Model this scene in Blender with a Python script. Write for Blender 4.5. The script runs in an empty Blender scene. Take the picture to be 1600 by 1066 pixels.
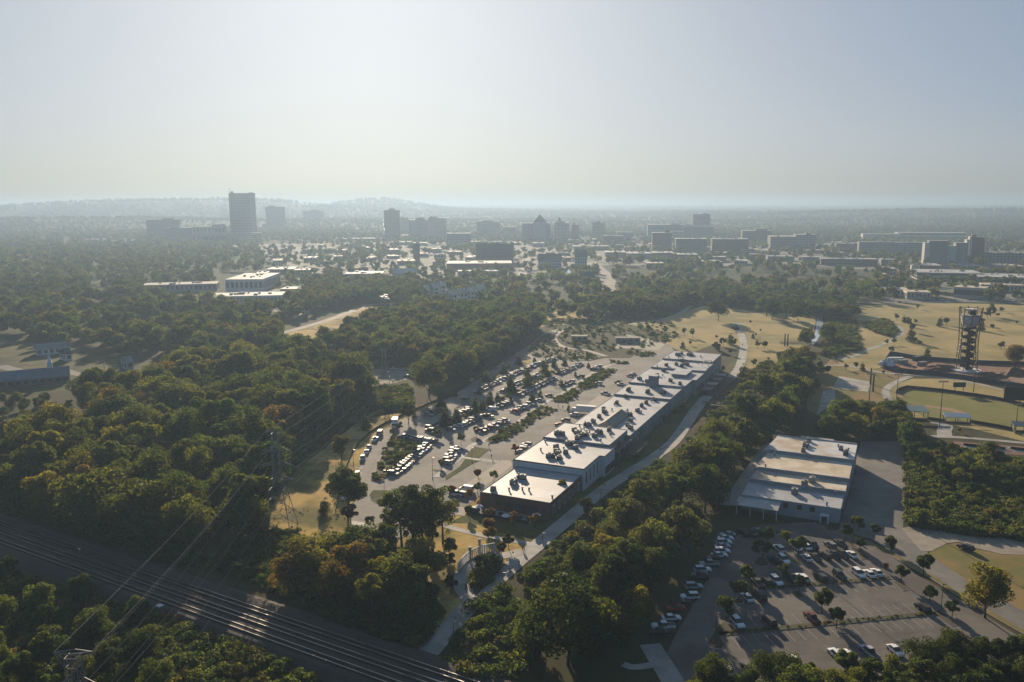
import bpy, bmesh, math, random
import numpy as np
from mathutils import Vector, Matrix
from mathutils.geometry import tessellate_polygon
SC = bpy.context.scene
COL = SC.collection
R = math.radians
rnd = random.Random(7)

# ------------------------------------------------------------------ camera
H = 100.0                    # drone height above the ground, metres
F = 1280.0                   # focal length in pixels of a 1600 px wide frame
PITCH = math.atan((533-319)/F)
ROLL = R(-0.18)
_r = Vector((1, 0, 0)); _f = Vector((0, math.cos(PITCH), -math.sin(PITCH))); _u = Vector((0, math.sin(PITCH), math.cos(PITCH)))
_c, _s = math.cos(ROLL), math.sin(ROLL)
CR = _r*_c + _u*_s           # rolled right and up axes
CU = _u*_c - _r*_s
cam_d = bpy.data.cameras.new('camera'); cam = bpy.data.objects.new('camera', cam_d); COL.objects.link(cam)
cam.matrix_world = Matrix(((CR.x, CU.x, -_f.x, 0), (CR.y, CU.y, -_f.y, 0), (CR.z, CU.z, -_f.z, H), (0, 0, 0, 1)))
cam_d.sensor_width = 36; cam_d.lens = 36*F/1600; cam_d.clip_start = 1; cam_d.clip_end = 90000
SC.camera = cam

# ------------------------------------------------------------------ world, sun, exposure
SUN_EL, SUN_AZ = R(15.5), R(-9.7)      # azimuth measured from +Y towards +X
w = bpy.data.worlds.new('World'); SC.world = w; w.use_nodes = True
nt = w.node_tree; nt.nodes.clear()
sky = nt.nodes.new('ShaderNodeTexSky'); sky.sky_type = 'NISHITA'; sky.sun_disc = False
sky.sun_elevation = SUN_EL; sky.sun_rotation = SUN_AZ
sky.altitude = 300; sky.air_density = 0.55; sky.dust_density = 3.4; sky.ozone_density = 3.0
bg = nt.nodes.new('ShaderNodeBackground'); bg.inputs['Strength'].default_value = 0.128
ow = nt.nodes.new('ShaderNodeOutputWorld')
gm = nt.nodes.new('ShaderNodeGamma'); gm.inputs[1].default_value = 0.29; nt.links.new(sky.outputs[0], gm.inputs[0])
hs = nt.nodes.new('ShaderNodeHueSaturation'); hs.inputs['Saturation'].default_value = 2.1; nt.links.new(gm.outputs[0], hs.inputs['Color']); tm = nt.nodes.new('ShaderNodeMix'); tm.data_type = 'RGBA'; tm.blend_type = 'MULTIPLY'; tm.inputs['Factor'].default_value = 1; tm.inputs[7].default_value = (.905, .985, 1.04, 1); nt.links.new(hs.outputs[0], tm.inputs[6]); nt.links.new(tm.outputs[2], bg.inputs[0]); nt.links.new(bg.outputs[0], ow.inputs[0])
sun_d = bpy.data.lights.new('sun', 'SUN'); sun_d.energy = 5; sun_d.angle = R(0.55); sun_d.color = (1.0, 0.81, 0.58)
sun = bpy.data.objects.new('sun', sun_d); COL.objects.link(sun)
SDIR = Vector((math.sin(SUN_AZ)*math.cos(SUN_EL), math.cos(SUN_AZ)*math.cos(SUN_EL), math.sin(SUN_EL)))
sun.rotation_euler = SDIR.to_track_quat('Z', 'Y').to_euler(); sun.location = SDIR*300
HAZE_D, HAZE_G, HAZE_C = 0.00022, 0.42, (0.222, 0.308, 0.42)
vs = SC.view_settings; vs.view_transform = 'Standard'; vs.look = 'None'; vs.exposure = 1.15; vs.gamma = 1.0; vs.use_curve_mapping = False
SC.cycles.use_denoising = True
SC.cycles.max_bounces = 6; SC.cycles.diffuse_bounces = 2; SC.cycles.glossy_bounces = 2; SC.cycles.transmission_bounces = 3
SC.cycles.volume_bounces = 1; SC.cycles.transparent_max_bounces = 4

# ------------------------------------------------------------------ pixel of the photograph -> point in the place
def ray(px, py):
    return CR*(px-800) + CU*(533-py) + _f*F
def P(px, py, z=0.0):
    d = ray(px, py); t = (z-H)/d.z
    return Vector((d.x*t, d.y*t, z))
def PT(t, x, y, z=0.0):          # point given inside an enlarged tile t = (x0, y0, scale)
    return P(t[0]+x*t[2], t[1]+y*t[2], z)
def proj(v):                      # world -> photo pixel
    d = Vector(v)-Vector((0, 0, H)); k = d.dot(_f)
    return 800+F*d.dot(CR)/k, 533-F*d.dot(CU)/k, k
def ztop(px, ytop, base):         # height of something whose foot is at base and whose top shows at ytop
    d = ray(px, ytop); return H + d.z*base.y/d.y

# ------------------------------------------------------------------ materials
MATS = {}
def _new(name):
    m = bpy.data.materials.new(name); m.use_nodes = True
    n = m.node_tree.nodes; l = m.node_tree.links
    return m, n, l, n['Principled BSDF']
def mat(name, c1, c2=None, rough=.85, scale=.25, spec=.3, metal=0.0, bump=0.0, c3=None, scale3=.02, detail=6, objcol=False, seam=None):
    if name in MATS: return MATS[name]
    m, n, l, b = _new(name)
    b.inputs['Roughness'].default_value = rough; b.inputs['Metallic'].default_value = metal
    b.inputs['Specular IOR Level'].default_value = spec
    c2 = c2 or tuple(v*.78 for v in c1)
    geo = n.new('ShaderNodeNewGeometry')
    def noise(sc, det=detail):
        t = n.new('ShaderNodeTexNoise'); t.inputs['Scale'].default_value = sc; t.inputs['Detail'].default_value = det
        t.inputs['Roughness'].default_value = .62
        l.new(geo.outputs['Position'], t.inputs['Vector']); return t
    t = noise(scale)
    cr = n.new('ShaderNodeValToRGB'); cr.color_ramp.elements[0].position = .34; cr.color_ramp.elements[1].position = .66
    cr.color_ramp.elements[0].color = (*c1, 1); cr.color_ramp.elements[1].color = (*c2, 1)
    l.new(t.outputs['Fac'], cr.inputs['Fac']); out = cr.outputs['Color']
    if c3:
        t3 = noise(scale3, 4); mx = n.new('ShaderNodeMix'); mx.data_type = 'RGBA'
        r3 = n.new('ShaderNodeValToRGB'); r3.color_ramp.elements[0].position = .45; r3.color_ramp.elements[1].position = .6
        l.new(t3.outputs['Fac'], r3.inputs['Fac']); l.new(r3.outputs['Color'], mx.inputs['Factor'])
        l.new(out, mx.inputs[6]); mx.inputs[7].default_value = (*c3, 1); out = mx.outputs[2]
    if objcol:
        oi = n.new('ShaderNodeObjectInfo'); mx = n.new('ShaderNodeMix'); mx.data_type = 'RGBA'; mx.blend_type = 'MULTIPLY'
        mx.inputs['Factor'].default_value = 1; l.new(out, mx.inputs[6]); l.new(oi.outputs['Color'], mx.inputs[7]); out = mx.outputs[2]
    if seam:                                   # fine sheet joints of roofing, patched joints of paving
        mp = n.new('ShaderNodeMapping'); mp.inputs['Rotation'].default_value = (0, 0, seam[1]); l.new(geo.outputs['Position'], mp.inputs['Vector'])
        bt = n.new('ShaderNodeTexBrick'); bt.inputs['Scale'].default_value = 1.0; bt.inputs['Brick Width'].default_value = seam[2]; bt.inputs['Row Height'].default_value = seam[0]; bt.inputs['Mortar Size'].default_value = seam[3]; bt.inputs['Mortar Smooth'].default_value = .6
        bt.inputs['Color1'].default_value = (1, 1, 1, 1); bt.inputs['Color2'].default_value = (seam[4],)*3+(1,); bt.inputs['Mortar'].default_value = (seam[5],)*3+(1,)
        l.new(mp.outputs[0], bt.inputs['Vector']); mx = n.new('ShaderNodeMix'); mx.data_type = 'RGBA'; mx.blend_type = 'MULTIPLY'; mx.inputs['Factor'].default_value = 1
        l.new(out, mx.inputs[6]); l.new(bt.outputs['Color'], mx.inputs[7]); out = mx.outputs[2]
    l.new(out, b.inputs['Base Color'])
    if bump:
        bp = n.new('ShaderNodeBump'); bp.inputs['Strength'].default_value = bump; bp.inputs['Distance'].default_value = .4
        tb = noise(scale*2.5, 8)
        l.new(tb.outputs['Fac'], bp.inputs['Height']); l.new(bp.outputs['Normal'], b.inputs['Normal'])
    MATS[name] = m; return m
def leaf_mat(name, use_random):
    m, n, l, b = _new(name); n.remove(b)
    out = n['Material Output']; oi = n.new('ShaderNodeObjectInfo'); att = n.new('ShaderNodeAttribute'); att.attribute_name = 'tint'
    if use_random:
        cr = n.new('ShaderNodeValToRGB'); e = cr.color_ramp.elements
        e[0].position = 0; e[0].color = (.028, .052, .015, 1); e[1].position = 1; e[1].color = (.1, .09, .028, 1)
        for p, c in ((.3, (.045, .068, .018)), (.55, (.058, .086, .022)), (.75, (.082, .105, .024)), (.9, (.07, .072, .03))):
            k = e.new(p); k.color = (*c, 1)
        l.new(oi.outputs['Random'], cr.inputs['Fac']); base = cr.outputs['Color']
    else: base = oi.outputs['Color']
    mx = n.new('ShaderNodeMix'); mx.data_type = 'RGBA'; mx.blend_type = 'MULTIPLY'; mx.inputs['Factor'].default_value = 1
    l.new(base, mx.inputs[6]); l.new(att.outputs['Color'], mx.inputs[7])
    d = n.new('ShaderNodeBsdfDiffuse'); t = n.new('ShaderNodeBsdfTranslucent'); s = n.new('ShaderNodeMixShader')
    dk = n.new('ShaderNodeMix'); dk.data_type = 'RGBA'; dk.blend_type = 'MULTIPLY'; dk.inputs['Factor'].default_value = 1; dk.inputs[7].default_value = (.72, .74, .72, 1)
    l.new(mx.outputs[2], dk.inputs[6]); l.new(dk.outputs[2], d.inputs[0])
    br = n.new('ShaderNodeMix'); br.data_type = 'RGBA'; br.blend_type = 'MULTIPLY'; br.inputs['Factor'].default_value = 1
    l.new(mx.outputs[2], br.inputs[6]); br.inputs[7].default_value = (2.3, 2.0, .8, 1); l.new(br.outputs[2], t.inputs[0])
    s.inputs[0].default_value = .46; l.new(d.outputs[0], s.inputs[1]); l.new(t.outputs[0], s.inputs[2])
    g = n.new('ShaderNodeBsdfGlossy'); g.inputs['Roughness'].default_value = .5; g.inputs['Color'].default_value = (.8, .85, .8, 1)
    s2 = n.new('ShaderNodeMixShader'); s2.inputs[0].default_value = .01
    l.new(s.outputs[0], s2.inputs[1]); l.new(g.outputs[0], s2.inputs[2]); l.new(s2.outputs[0], out.inputs[0])
    return m
LEAF = leaf_mat('leaf_by_object', False); LEAFR = leaf_mat('leaf_by_chance', True)
BARK = mat('bark', (.05, .038, .028), (.03, .023, .018), scale=2)
ASPH = mat('asphalt', (.19, .172, .15), (.23, .21, .182), rough=.9, scale=.35, spec=.12, c3=(.15, .138, .124), scale3=.05, seam=(9.0, .41, 40.0, .10, .9, .7))
ASPH2 = mat('dark_asphalt', (.125, .11, .097), (.15, .133, .117), rough=.88, spec=.12, scale=.3, c3=(.092, .083, .075), scale3=.06, seam=(6.5, -.1, 31.0, .08, .88, .62))
CONC = mat('concrete', (.34, .315, .28), (.29, .27, .235), rough=.85, spec=.25, scale=.6, c3=(.22, .21, .19), scale3=.1, seam=(2.4, .6, 3.0, .05, .94, .75))
SAND = mat('pale_paving', (.27, .235, .19), (.22, .19, .155), rough=.9, scale=.5)
GRAVEL = mat('gravel_road', (.26, .225, .18), (.2, .17, .135), rough=.95, scale=.4, c3=(.17, .14, .105), scale3=.08)
PAINT = mat('road_paint', (.33, .32, .3), (.19, .185, .175), rough=.8, scale=1.5)
GOLD = mat('dry_grass', (.44, .3, .1), (.34, .245, .085), rough=1, scale=.35, c3=(.12, .105, .038), scale3=.045, spec=.05)
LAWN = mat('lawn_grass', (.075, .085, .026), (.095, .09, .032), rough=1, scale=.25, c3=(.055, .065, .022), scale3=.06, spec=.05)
PALELAWN = mat('pale_lawn', (.36, .275, .12), (.3, .235, .1), rough=1, scale=.12, c3=(.21, .18, .076), scale3=.018, spec=.05)
PITCHG = mat('pitch_grass', (.17, .165, .05), (.14, .145, .044), rough=1, scale=.15, c3=(.19, .17, .06), scale3=.04, spec=.05, seam=(5.0, .2, 300.0, .3, .96, .9))
SOIL = mat('wood_floor', (.042, .04, .02), (.066, .054, .027), rough=1, scale=.12, c3=(.04, .046, .017), scale3=.02, spec=.05)
DIRT = mat('red_dirt', (.17, .075, .04), (.12, .058, .034), rough=1, scale=.2, c3=(.2, .12, .08), scale3=.06)
MULCH = mat('mulch', (.062, .042, .026), (.045, .034, .02), rough=1, scale=.8, c3=(.05, .052, .02), scale3=.2)
BALLAST = mat('ballast', (.066, .056, .048), (.045, .038, .033), rough=1, scale=1.2, c3=(.045, .04, .036), scale3=.08, bump=.5)
WHITE_ROOF = mat('white_membrane', (.35, .355, .37), (.3, .305, .32), rough=.6, spec=.25, scale=.12, c3=(.25, .25, .25), scale3=.09, seam=(3.0, -.432, 24.0, .07, .93, .72))
TAN_ROOF = mat('tan_roof', (.44, .36, .26), (.34, .27, .19), rough=.8, scale=.35, c3=(.5, .44, .35), scale3=.12)
GREYWALL = mat('grey_wall', (.32, .33, .34), (.27, .28, .29), scale=.3)
WHITEWALL = mat('white_wall', (.6, .6, .59), (.52, .52, .51), scale=.3)
BRICK = mat('brick', (.17, .075, .05), (.12, .056, .04), scale=1.5)
TAN = mat('tan_wall', (.36, .31, .25), (.3, .26, .21), scale=.3)
CONCW = mat('concrete_wall', (.3, .29, .28), (.24, .235, .23), scale=.2)
GLASS = mat('dark_glass', (.03, .035, .04), (.045, .05, .055), rough=.28, scale=.3, spec=.35)
STEEL = mat('grey_steel', (.2, .2, .195), (.15, .15, .146), rough=.6, scale=1, metal=.3)
RUST = mat('dark_steel', (.05, .045, .042), (.07, .06, .05), rough=.6, scale=1)
RAIL = mat('rail_steel', (.5, .46, .42), (.36, .32, .29), rough=.32, scale=.15, metal=.8)
WOOD = mat('sleeper_wood', (.04, .034, .028), (.028, .024, .02), scale=2)
UNIT = mat('unit_metal', (.26, .25, .23), (.2, .195, .18), rough=.6, scale=1.5)
DARK = mat('dark_metal', (.022, .022, .023), (.03, .03, .03), rough=.5, scale=1)
DKROOF = mat('dark_shingle', (.06, .062, .068), (.045, .047, .052), scale=.6)
BLUEROOF = mat('slate_blue_roof', (.13, .16, .19), (.1, .125, .15), scale=.4)
GREENROOF = mat('green_metal_roof', (.16, .22, .21), (.13, .18, .175), scale=.3, rough=.5)
WATER = mat('water', (.5, .56, .58), (.38, .44, .46), rough=.15, spec=.8, scale=.2, bump=.15)  # pale milky base colour also carries the sky reflection and sun glint
BLUEF = mat('blue_screen', (.03, .05, .08), (.04, .065, .1), scale=.4)
TEAL = mat('teal_wall', (.14, .3, .31), (.12, .26, .27), scale=.3)
CARP = mat('car_paint', (1, 1, 1), (.97, .97, .97), rough=.6, spec=.16, scale=.5, objcol=True)
TYRE = mat('tyre', (.02, .02, .02), (.025, .025, .025), scale=3)
LAMPG = mat('lamp_glass', (.6, .6, .58), (.55, .55, .55), rough=.2, scale=3)
REDG = mat('red_lens', (.3, .02, .015), (.25, .02, .015), rough=.2, scale=3)
FAR = mat('far_woods', (.04, .056, .026), (.065, .072, .032), rough=1, scale=.03, c3=(.08, .076, .04), scale3=.004, spec=.02, bump=0)

# ------------------------------------------------------------------ mesh building
class MB:
    def __init__(s): s.v = []; s.f = []; s.m = []
    def add(s, vs, fs, mi=0):
        k = len(s.v); s.v += [tuple(v) for v in vs]; s.f += [tuple(i+k for i in f) for f in fs]; s.m += [mi]*len(fs); return s
    def box(s, c, d, rot=0.0, mi=0, top=1.0):
        cx, cy, cz = c; x, y, z = d[0]/2, d[1]/2, d[2]/2; co, si = math.cos(rot), math.sin(rot); V = []
        for dz in (-z, z):
            k = top if dz > 0 else 1
            for dx, dy in ((-x, -y), (x, -y), (x, y), (-x, y)):
                V.append((cx+(dx*co-dy*si)*k, cy+(dx*si+dy*co)*k, cz+dz))
        return s.add(V, [(3, 2, 1, 0), (4, 5, 6, 7), (0, 1, 5, 4), (1, 2, 6, 5), (2, 3, 7, 6), (3, 0, 4, 7)], mi)
    def prism(s, poly, z0, z1, mi=0, mtop=None):
        p = [(a[0], a[1]) for a in poly]
        ar = sum(p[i-1][0]*p[i][1]-p[i][0]*p[i-1][1] for i in range(len(p)))
        if ar < 0: p = p[::-1]
        n = len(p)
        s.add([(x, y, z0) for x, y in p]+[(x, y, z1) for x, y in p], [(i, (i+1) % n, (i+1) % n+n, i+n) for i in range(n)], mi)
        tri = tessellate_polygon([[Vector((x, y, 0)) for x, y in p]])
        fs = []
        for t in tri:
            a, b, c = (Vector((*p[i], 0)) for i in t)
            fs.append(t if (b-a).cross(c-a).z > 0 else t[::-1])
        s.add([(x, y, z1) for x, y in p], fs, mi if mtop is None else mtop)
        return s
    def sheet(s, poly, z, mi=0):
        p = [(a[0], a[1]) for a in poly]
        fs = []
        for t in tessellate_polygon([[Vector((x, y, 0)) for x, y in p]]):
            a, b, c = (Vector((*p[i], 0)) for i in t)
            fs.append(t if (b-a).cross(c-a).z > 0 else t[::-1])
        return s.add([(x, y, z) for x, y in p], fs, mi)
    def tube(s, a, b, r, n=4, mi=0, r2=None):
        a, b = Vector(a), Vector(b); r2 = r if r2 is None else r2
        d = (b-a).normalized(); x = d.cross(Vector((0, 0, 1)) if abs(d.z) < .9 else Vector((1, 0, 0))).normalized(); y = d.cross(x)
        V = [a+(x*math.cos(t)+y*math.sin(t))*r for t in [i*2*math.pi/n+.4 for i in range(n)]]
        V += [b+(x*math.cos(t)+y*math.sin(t))*r2 for t in [i*2*math.pi/n+.4 for i in range(n)]]
        return s.add(V, [(i, (i+1) % n, (i+1) % n+n, i+n) for i in range(n)]+[tuple(range(n))[::-1], tuple(range(n, 2*n))], mi)
    def ball(s, c, r, seg=10, rings=6, mi=0, sz=1.0):
        V = [(c[0], c[1], c[2]-r*sz)]
        for i in range(1, rings):
            t = math.pi*i/rings
            for j in range(seg):
                a = 2*math.pi*j/seg; V.append((c[0]+r*math.sin(t)*math.cos(a), c[1]+r*math.sin(t)*math.sin(a), c[2]-r*sz*math.cos(t)))
        V.append((c[0], c[1], c[2]+r*sz)); Fs = [(0, 1+(j+1) % seg, 1+j) for j in range(seg)]
        for i in range(rings-2):
            for j in range(seg):
                a = 1+i*seg+j; b = 1+i*seg+(j+1) % seg; Fs.append((a, b, b+seg, a+seg))
        L = len(V)-1; k = 1+(rings-2)*seg
        return s.add(V, Fs+[(L, k+j, k+(j+1) % seg) for j in range(seg)], mi)
    def mesh(s, name, mats):
        me = bpy.data.meshes.new(name); me.from_pydata(s.v, [], s.f)
        for m in (mats if isinstance(mats, (list, tuple)) else [mats]): me.materials.append(m)
        me.polygons.foreach_set('material_index', s.m); me.update(); return me
    def build(s, name, mats, parent=None, loc=(0, 0, 0), rz=0.0):
        return put(name, s.mesh(name, mats), parent, loc, rz)
def put(name, me, parent=None, loc=(0, 0, 0), rz=0.0, sc=None, col=None):
    o = bpy.data.objects.new(name, me); COL.objects.link(o); o.parent = parent; o.location = loc; o.rotation_euler = (0, 0, rz)
    if sc is not None: o.scale = (sc, sc, sc) if not isinstance(sc, tuple) else sc
    if col is not None: o.color = (*col, 1)
    return o
LABELS = {}
def tag(o, label, cat, group=None):
    o['label'] = label; o['category'] = cat
    if group: o['group'] = group
    LABELS.setdefault(label, []).append(o.name); return o
def empty(name, loc, rz=0.0):
    return put(name, None, None, loc, rz)
def struct(o): o['kind'] = 'structure'; return o
def stuff(o): o['kind'] = 'stuff'; return o
ORD = 'first second third fourth fifth sixth seventh eighth ninth tenth eleventh twelfth thirteenth fourteenth fifteenth sixteenth seventeenth eighteenth nineteenth twentieth'.split()
TENS = {2: 'twenty', 3: 'thirty', 4: 'forty', 5: 'fifty', 6: 'sixty'}
def nth(i):
    i += 1
    if i <= 20: return ORD[i-1]
    return (TENS.get(i//10, str(i//10))+'-'+ORD[i % 10-1]) if i % 10 else {30: 'thirtieth', 40: 'fortieth', 50: 'fiftieth', 60: 'sixtieth'}.get(i, str(i)+'th')
def inpoly(x, y, poly):
    c = False; j = len(poly)-1
    for i in range(len(poly)):
        xi, yi = poly[i][0], poly[i][1]; xj, yj = poly[j][0], poly[j][1]
        if (yi > y) != (yj > y) and x < (xj-xi)*(y-yi)/(yj-yi)+xi: c = not c
        j = i
    return c
def area(poly, z=0.0): return [P(a, b, z) for a, b in poly]
def smooth(pts, n=6):        # Catmull-Rom through world points
    pts = [Vector(p) for p in pts]; o = []
    for i in range(len(pts)-1):
        p0 = pts[max(0, i-1)]; p1 = pts[i]; p2 = pts[i+1]; p3 = pts[min(len(pts)-1, i+2)]
        for k in range(n):
            t = k/n; o.append(.5*((2*p1)+(p2-p0)*t+(2*p0-5*p1+4*p2-p3)*t*t+(3*p1-p0-3*p2+p3)*t**3))
    return o+[pts[-1]]
def ribbon(pts, wid, z, side=0.0):
    L = []; Rr = []
    for i, p in enumerate(pts):
        d = (pts[min(i+1, len(pts)-1)]-pts[max(i-1, 0)]); d.z = 0; d.normalize(); nn = Vector((-d.y, d.x, 0))
        ww = wid[i] if isinstance(wid, (list, tuple)) else wid
        L.append(p+nn*(ww/2+side)); Rr.append(p-nn*(ww/2-side))
    return L, Rr
def ribbon_mb(mb, pts, wid, z, mi=0, side=0.0):
    L, Rr = ribbon(pts, wid, z, side)
    V = []
    for a, b in zip(L, Rr): V += [(a.x, a.y, z), (b.x, b.y, z)]
    return mb.add(V, [(2*i+1, 2*i+3, 2*i+2, 2*i) for i in range(len(pts)-1)], mi)
def wall_mb(mb, pts, z0, z1, th, mi=0):      # thin upright strip along points
    L, Rr = ribbon(pts, th, 0)
    n = len(pts)
    V = [(a.x, a.y, z0) for a in L]+[(a.x, a.y, z1) for a in L]+[(a.x, a.y, z0) for a in Rr]+[(a.x, a.y, z1) for a in Rr]
    Fs = []
    for i in range(n-1):
        Fs += [(i, i+1, n+i+1, n+i)[::-1], (2*n+i, 2*n+i+1, 3*n+i+1, 3*n+i), (n+i, n+i+1, 3*n+i+1, 3*n+i)[::-1]]
    Fs += [(0, n, 3*n, 2*n)[::-1], (n-1, 2*n-1, 4*n-1, 3*n-1)]
    return mb.add(V, Fs, mi)
# ------------------------------------------------------------------ terrain out to the horizon
from mathutils import noise as mn
def sstep(a, b, t):
    t = max(0.0, min(1.0, (t-a)/(b-a))); return t*t*(3-2*t)
def hill(x, y, px, dist, top, sx, sy):
    hx = (px-800)/F*dist
    return top*math.exp(-((x-hx)/sx)**2/2-((y-dist)/sy)**2/2)
def tz(x, y):
    r = math.hypot(x, y)
    if r < 2700: return 0.0
    k = sstep(2700, 4500, r)
    n = mn.noise((x/2600, y/900, 1.3))*.6+mn.noise((x/900, y/420, 4.1))*.3+mn.noise((x/300, y/170, 9.7))*.12
    z = k*(20+34*n)
    z += sstep(8000, 14000, r)*(50+12*mn.noise((x/2500, y/2500, 7)))*(1.0-.25*sstep(500, 4000, x))
    z += hill(x, y, 590, 7200, 98, 270, 500)+hill(x, y, 630, 7000, 40, 700, 600)
    z += hill(x, y, 285, 5600, 84, 520, 420)+hill(x, y, 60, 5400, 62, 800, 420)+hill(x, y, 440, 5800, 50, 380, 300)
    z += hill(x, y, 1450, 4700, 26, 900, 250)+hill(x, y, 1150, 5200, 18, 500, 200)+hill(x, y, 130, 3600, 22, 500, 220)
    z = min(z, 110+(z-110)*.6) if z > 110 else z
    return max(z, 0.0)
angs = [i*.35 for i in range(-128, 129)]; angs += [45+i*5 for i in range(1, 54)]     # degrees from +Y, dense where the camera looks
rad = [0.0, 60]; q = 120.0
while q < 26000: rad.append(q); q *= 1.022 if q > 2500 else 1.3
V = []; Fc = []
for r_ in rad:
    for a in angs:
        x, y = r_*math.sin(R(a)), r_*math.cos(R(a)); V.append((x, y, tz(x, y)))
na = len(angs)
for i in range(len(rad)-1):
    for j in range(na):
        a, b = i*na+j, i*na+(j+1) % na
        Fc.append((a, b, b+na, a+na) if i else (a, b+na, a+na))
me = bpy.data.meshes.new('ground'); me.from_pydata(V, [], [f[::-1] for f in Fc]); me.materials.append(SOIL); me.materials.append(FAR)
rr = [math.hypot(*V[f[0]][:2]) for f in Fc]; me.polygons.foreach_set('material_index', [1 if t > 620 else 0 for t in rr])
me.polygons.foreach_set('use_smooth', [t > 2600 for t in rr]); me.update()
struct(put('ground', me))

hz = MB(); hz.box((0, 0, 73), (54000, 54000, 150))
hm = bpy.data.materials.new('haze'); hm.use_nodes = True; hn = hm.node_tree.nodes; hn.remove(hn['Principled BSDF'])
pv = hn.new('ShaderNodeVolumePrincipled'); pv.inputs['Color'].default_value = (*HAZE_C, 1); pv.inputs['Density'].default_value = HAZE_D
pv.inputs['Anisotropy'].default_value = HAZE_G
hm.node_tree.links.new(pv.outputs[0], hn['Material Output'].inputs['Volume'])
stuff(hz.build('haze', hm))

# ------------------------------------------------------------------ ground cover: lawns, roads, lots, paths (each a sheet above the last)
def sheet(name, polys, z, m, px=True):
    b = MB()
    for p in polys: b.sheet(area(p) if px else p, z)
    return struct(b.build(name, m))
t1 = (540, 660, .1625); t2 = (730, 680, .14375); t3 = (860, 590, .125); t4 = (970, 530, .125); t5 = (600, 540, .125); t6 = (750, 510, .125)
t7 = (800, 530, .2533); tb = (1130, 660, .14375); tr = (1130, 810, .1625); tl = (1000, 830, .2214); tg = (1380, 780, .2064)
tt = (1380, 460, .138); tf = (1380, 580, .138); tp = (640, 820, .2064); tq = (1200, 530, .2533); tm = (400, 530, .2533); th = (800, 280, .25); ti = (1200, 280, .25)
def TP(t, pts): return [(t[0]+x*t[2], t[1]+y*t[2]) for x, y in pts]

MEADOW = [(330, 885), (400, 830), (440, 770), (462, 735), (520, 690), (566, 655), (610, 640), (660, 632), (690, 628), (640, 650), (600, 672), (578, 695), (566, 715), (556, 750),
          (552, 790), (553, 822), (570, 832), (620, 845), (690, 815), (760, 770), (800, 790), (858, 812), (905, 785), (915, 790), (850, 845), (820, 868), (770, 930), (725, 950), (670, 1020), (600, 985), (520, 950), (430, 920)]
sheet('dry_meadow', [MEADOW], .02, GOLD)
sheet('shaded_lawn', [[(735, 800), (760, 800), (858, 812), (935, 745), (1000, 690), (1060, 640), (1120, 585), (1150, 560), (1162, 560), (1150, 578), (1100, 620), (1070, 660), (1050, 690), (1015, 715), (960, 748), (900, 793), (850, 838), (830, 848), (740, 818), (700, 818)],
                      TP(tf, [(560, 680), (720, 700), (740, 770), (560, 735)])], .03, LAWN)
sheet('museum_lawn', [[(985, 508), (1040, 498), (1075, 485), (1100, 478), (1140, 482), (1190, 488), (1250, 490), (1275, 500), (1268, 535), (1240, 560), (1180, 575), (1150, 580), (1160, 545), (1110, 540), (1080, 552), (1060, 548), (1040, 538), (1050, 520)]], .03, PALELAWN)
sheet('park_field', [[(1300, 480), (1335, 479), (1400, 474), (1500, 474), (1700, 480), (1700, 600), (1600, 572), (1530, 568), (1440, 560), (1391, 553), (1375, 575), (1330, 580), (1300, 560), (1290, 545), (1300, 520)]], .03, PALELAWN)
sheet('ball_field_bank', [[(1385, 606), (1425, 592), (1480, 592), (1530, 600), (1568, 610), (1640, 625), (1640, 700), (1520, 670), (1400, 650), (1388, 628)]], .025, PALELAWN)
sheet('park_lawn', [[(1300, 560), (1330, 548), (1380, 577), (1420, 590), (1390, 606), (1380, 640), (1290, 655), (1260, 640), (1262, 600)], [(1600, 868), (1565, 866), (1524, 858), (1500, 848), (1480, 850), (1462, 856), (1450, 866), (1504, 902), (1600, 959), (1680, 1000), (1680, 880)]], .025, mat('rough_grass', (.13, .125, .042), (.17, .14, .05), rough=1, scale=.2, c3=(.22, .15, .07), scale3=.05, spec=.05))
sheet('garden_lawns', [[(0, 530), (120, 543), (232, 552), (238, 598), (120, 612), (0, 610)]], .012, mat('garden_grass', (.07, .072, .03), (.11, .095, .042), rough=1, scale=.08, c3=(.04, .045, .02), scale3=.05, spec=.05))
sheet('field_edge_grass', [
                           [(450, 520), (560, 480), (610, 478), (560, 500), (520, 525), (470, 548)], [(560, 490), (700, 475), (720, 482), (640, 492), (570, 505)],
                           [(570, 612), (640, 600), (650, 640), (570, 655)], [(830, 490), (900, 485), (940, 470), (960, 490), (900, 505), (840, 512)]], .02, GOLD)
sheet('ball_field', [TP(tf, [(270, 200), (620, 235), (1000, 290), (1370, 350), (1900, 470), (1900, 700), (1595, 640), (1000, 580), (500, 540), (230, 390), (215, 320)])], .06, PITCHG)
sheet('warning_track', [TP(tf, [(270, 200), (215, 320), (230, 395), (190, 405), (150, 250), (230, 195)]), TP(tf, [(150, 195), (620, 228), (1000, 283), (1370, 343), (1900, 460), (1900, 475), (1370, 356), (1000, 296), (620, 242), (270, 206)])], .09, DIRT)
sheet('infield_clay', [TP(tf, [(320, 405), (500, 390), (750, 420), (950, 475), (1000, 530), (840, 525), (790, 460), (560, 415)])], .09, mat('infield_clay', (.27, .14, .075), (.22, .11, .06), scale=.4))
sheet('construction_dirt', [[(1391, 556), (1435, 563), (1490, 567), (1532, 570), (1600, 572), (1700, 580), (1700, 620), (1600, 604), (1559, 599), (1490, 588), (1421, 581), (1384, 576)]], .06, DIRT)

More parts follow.
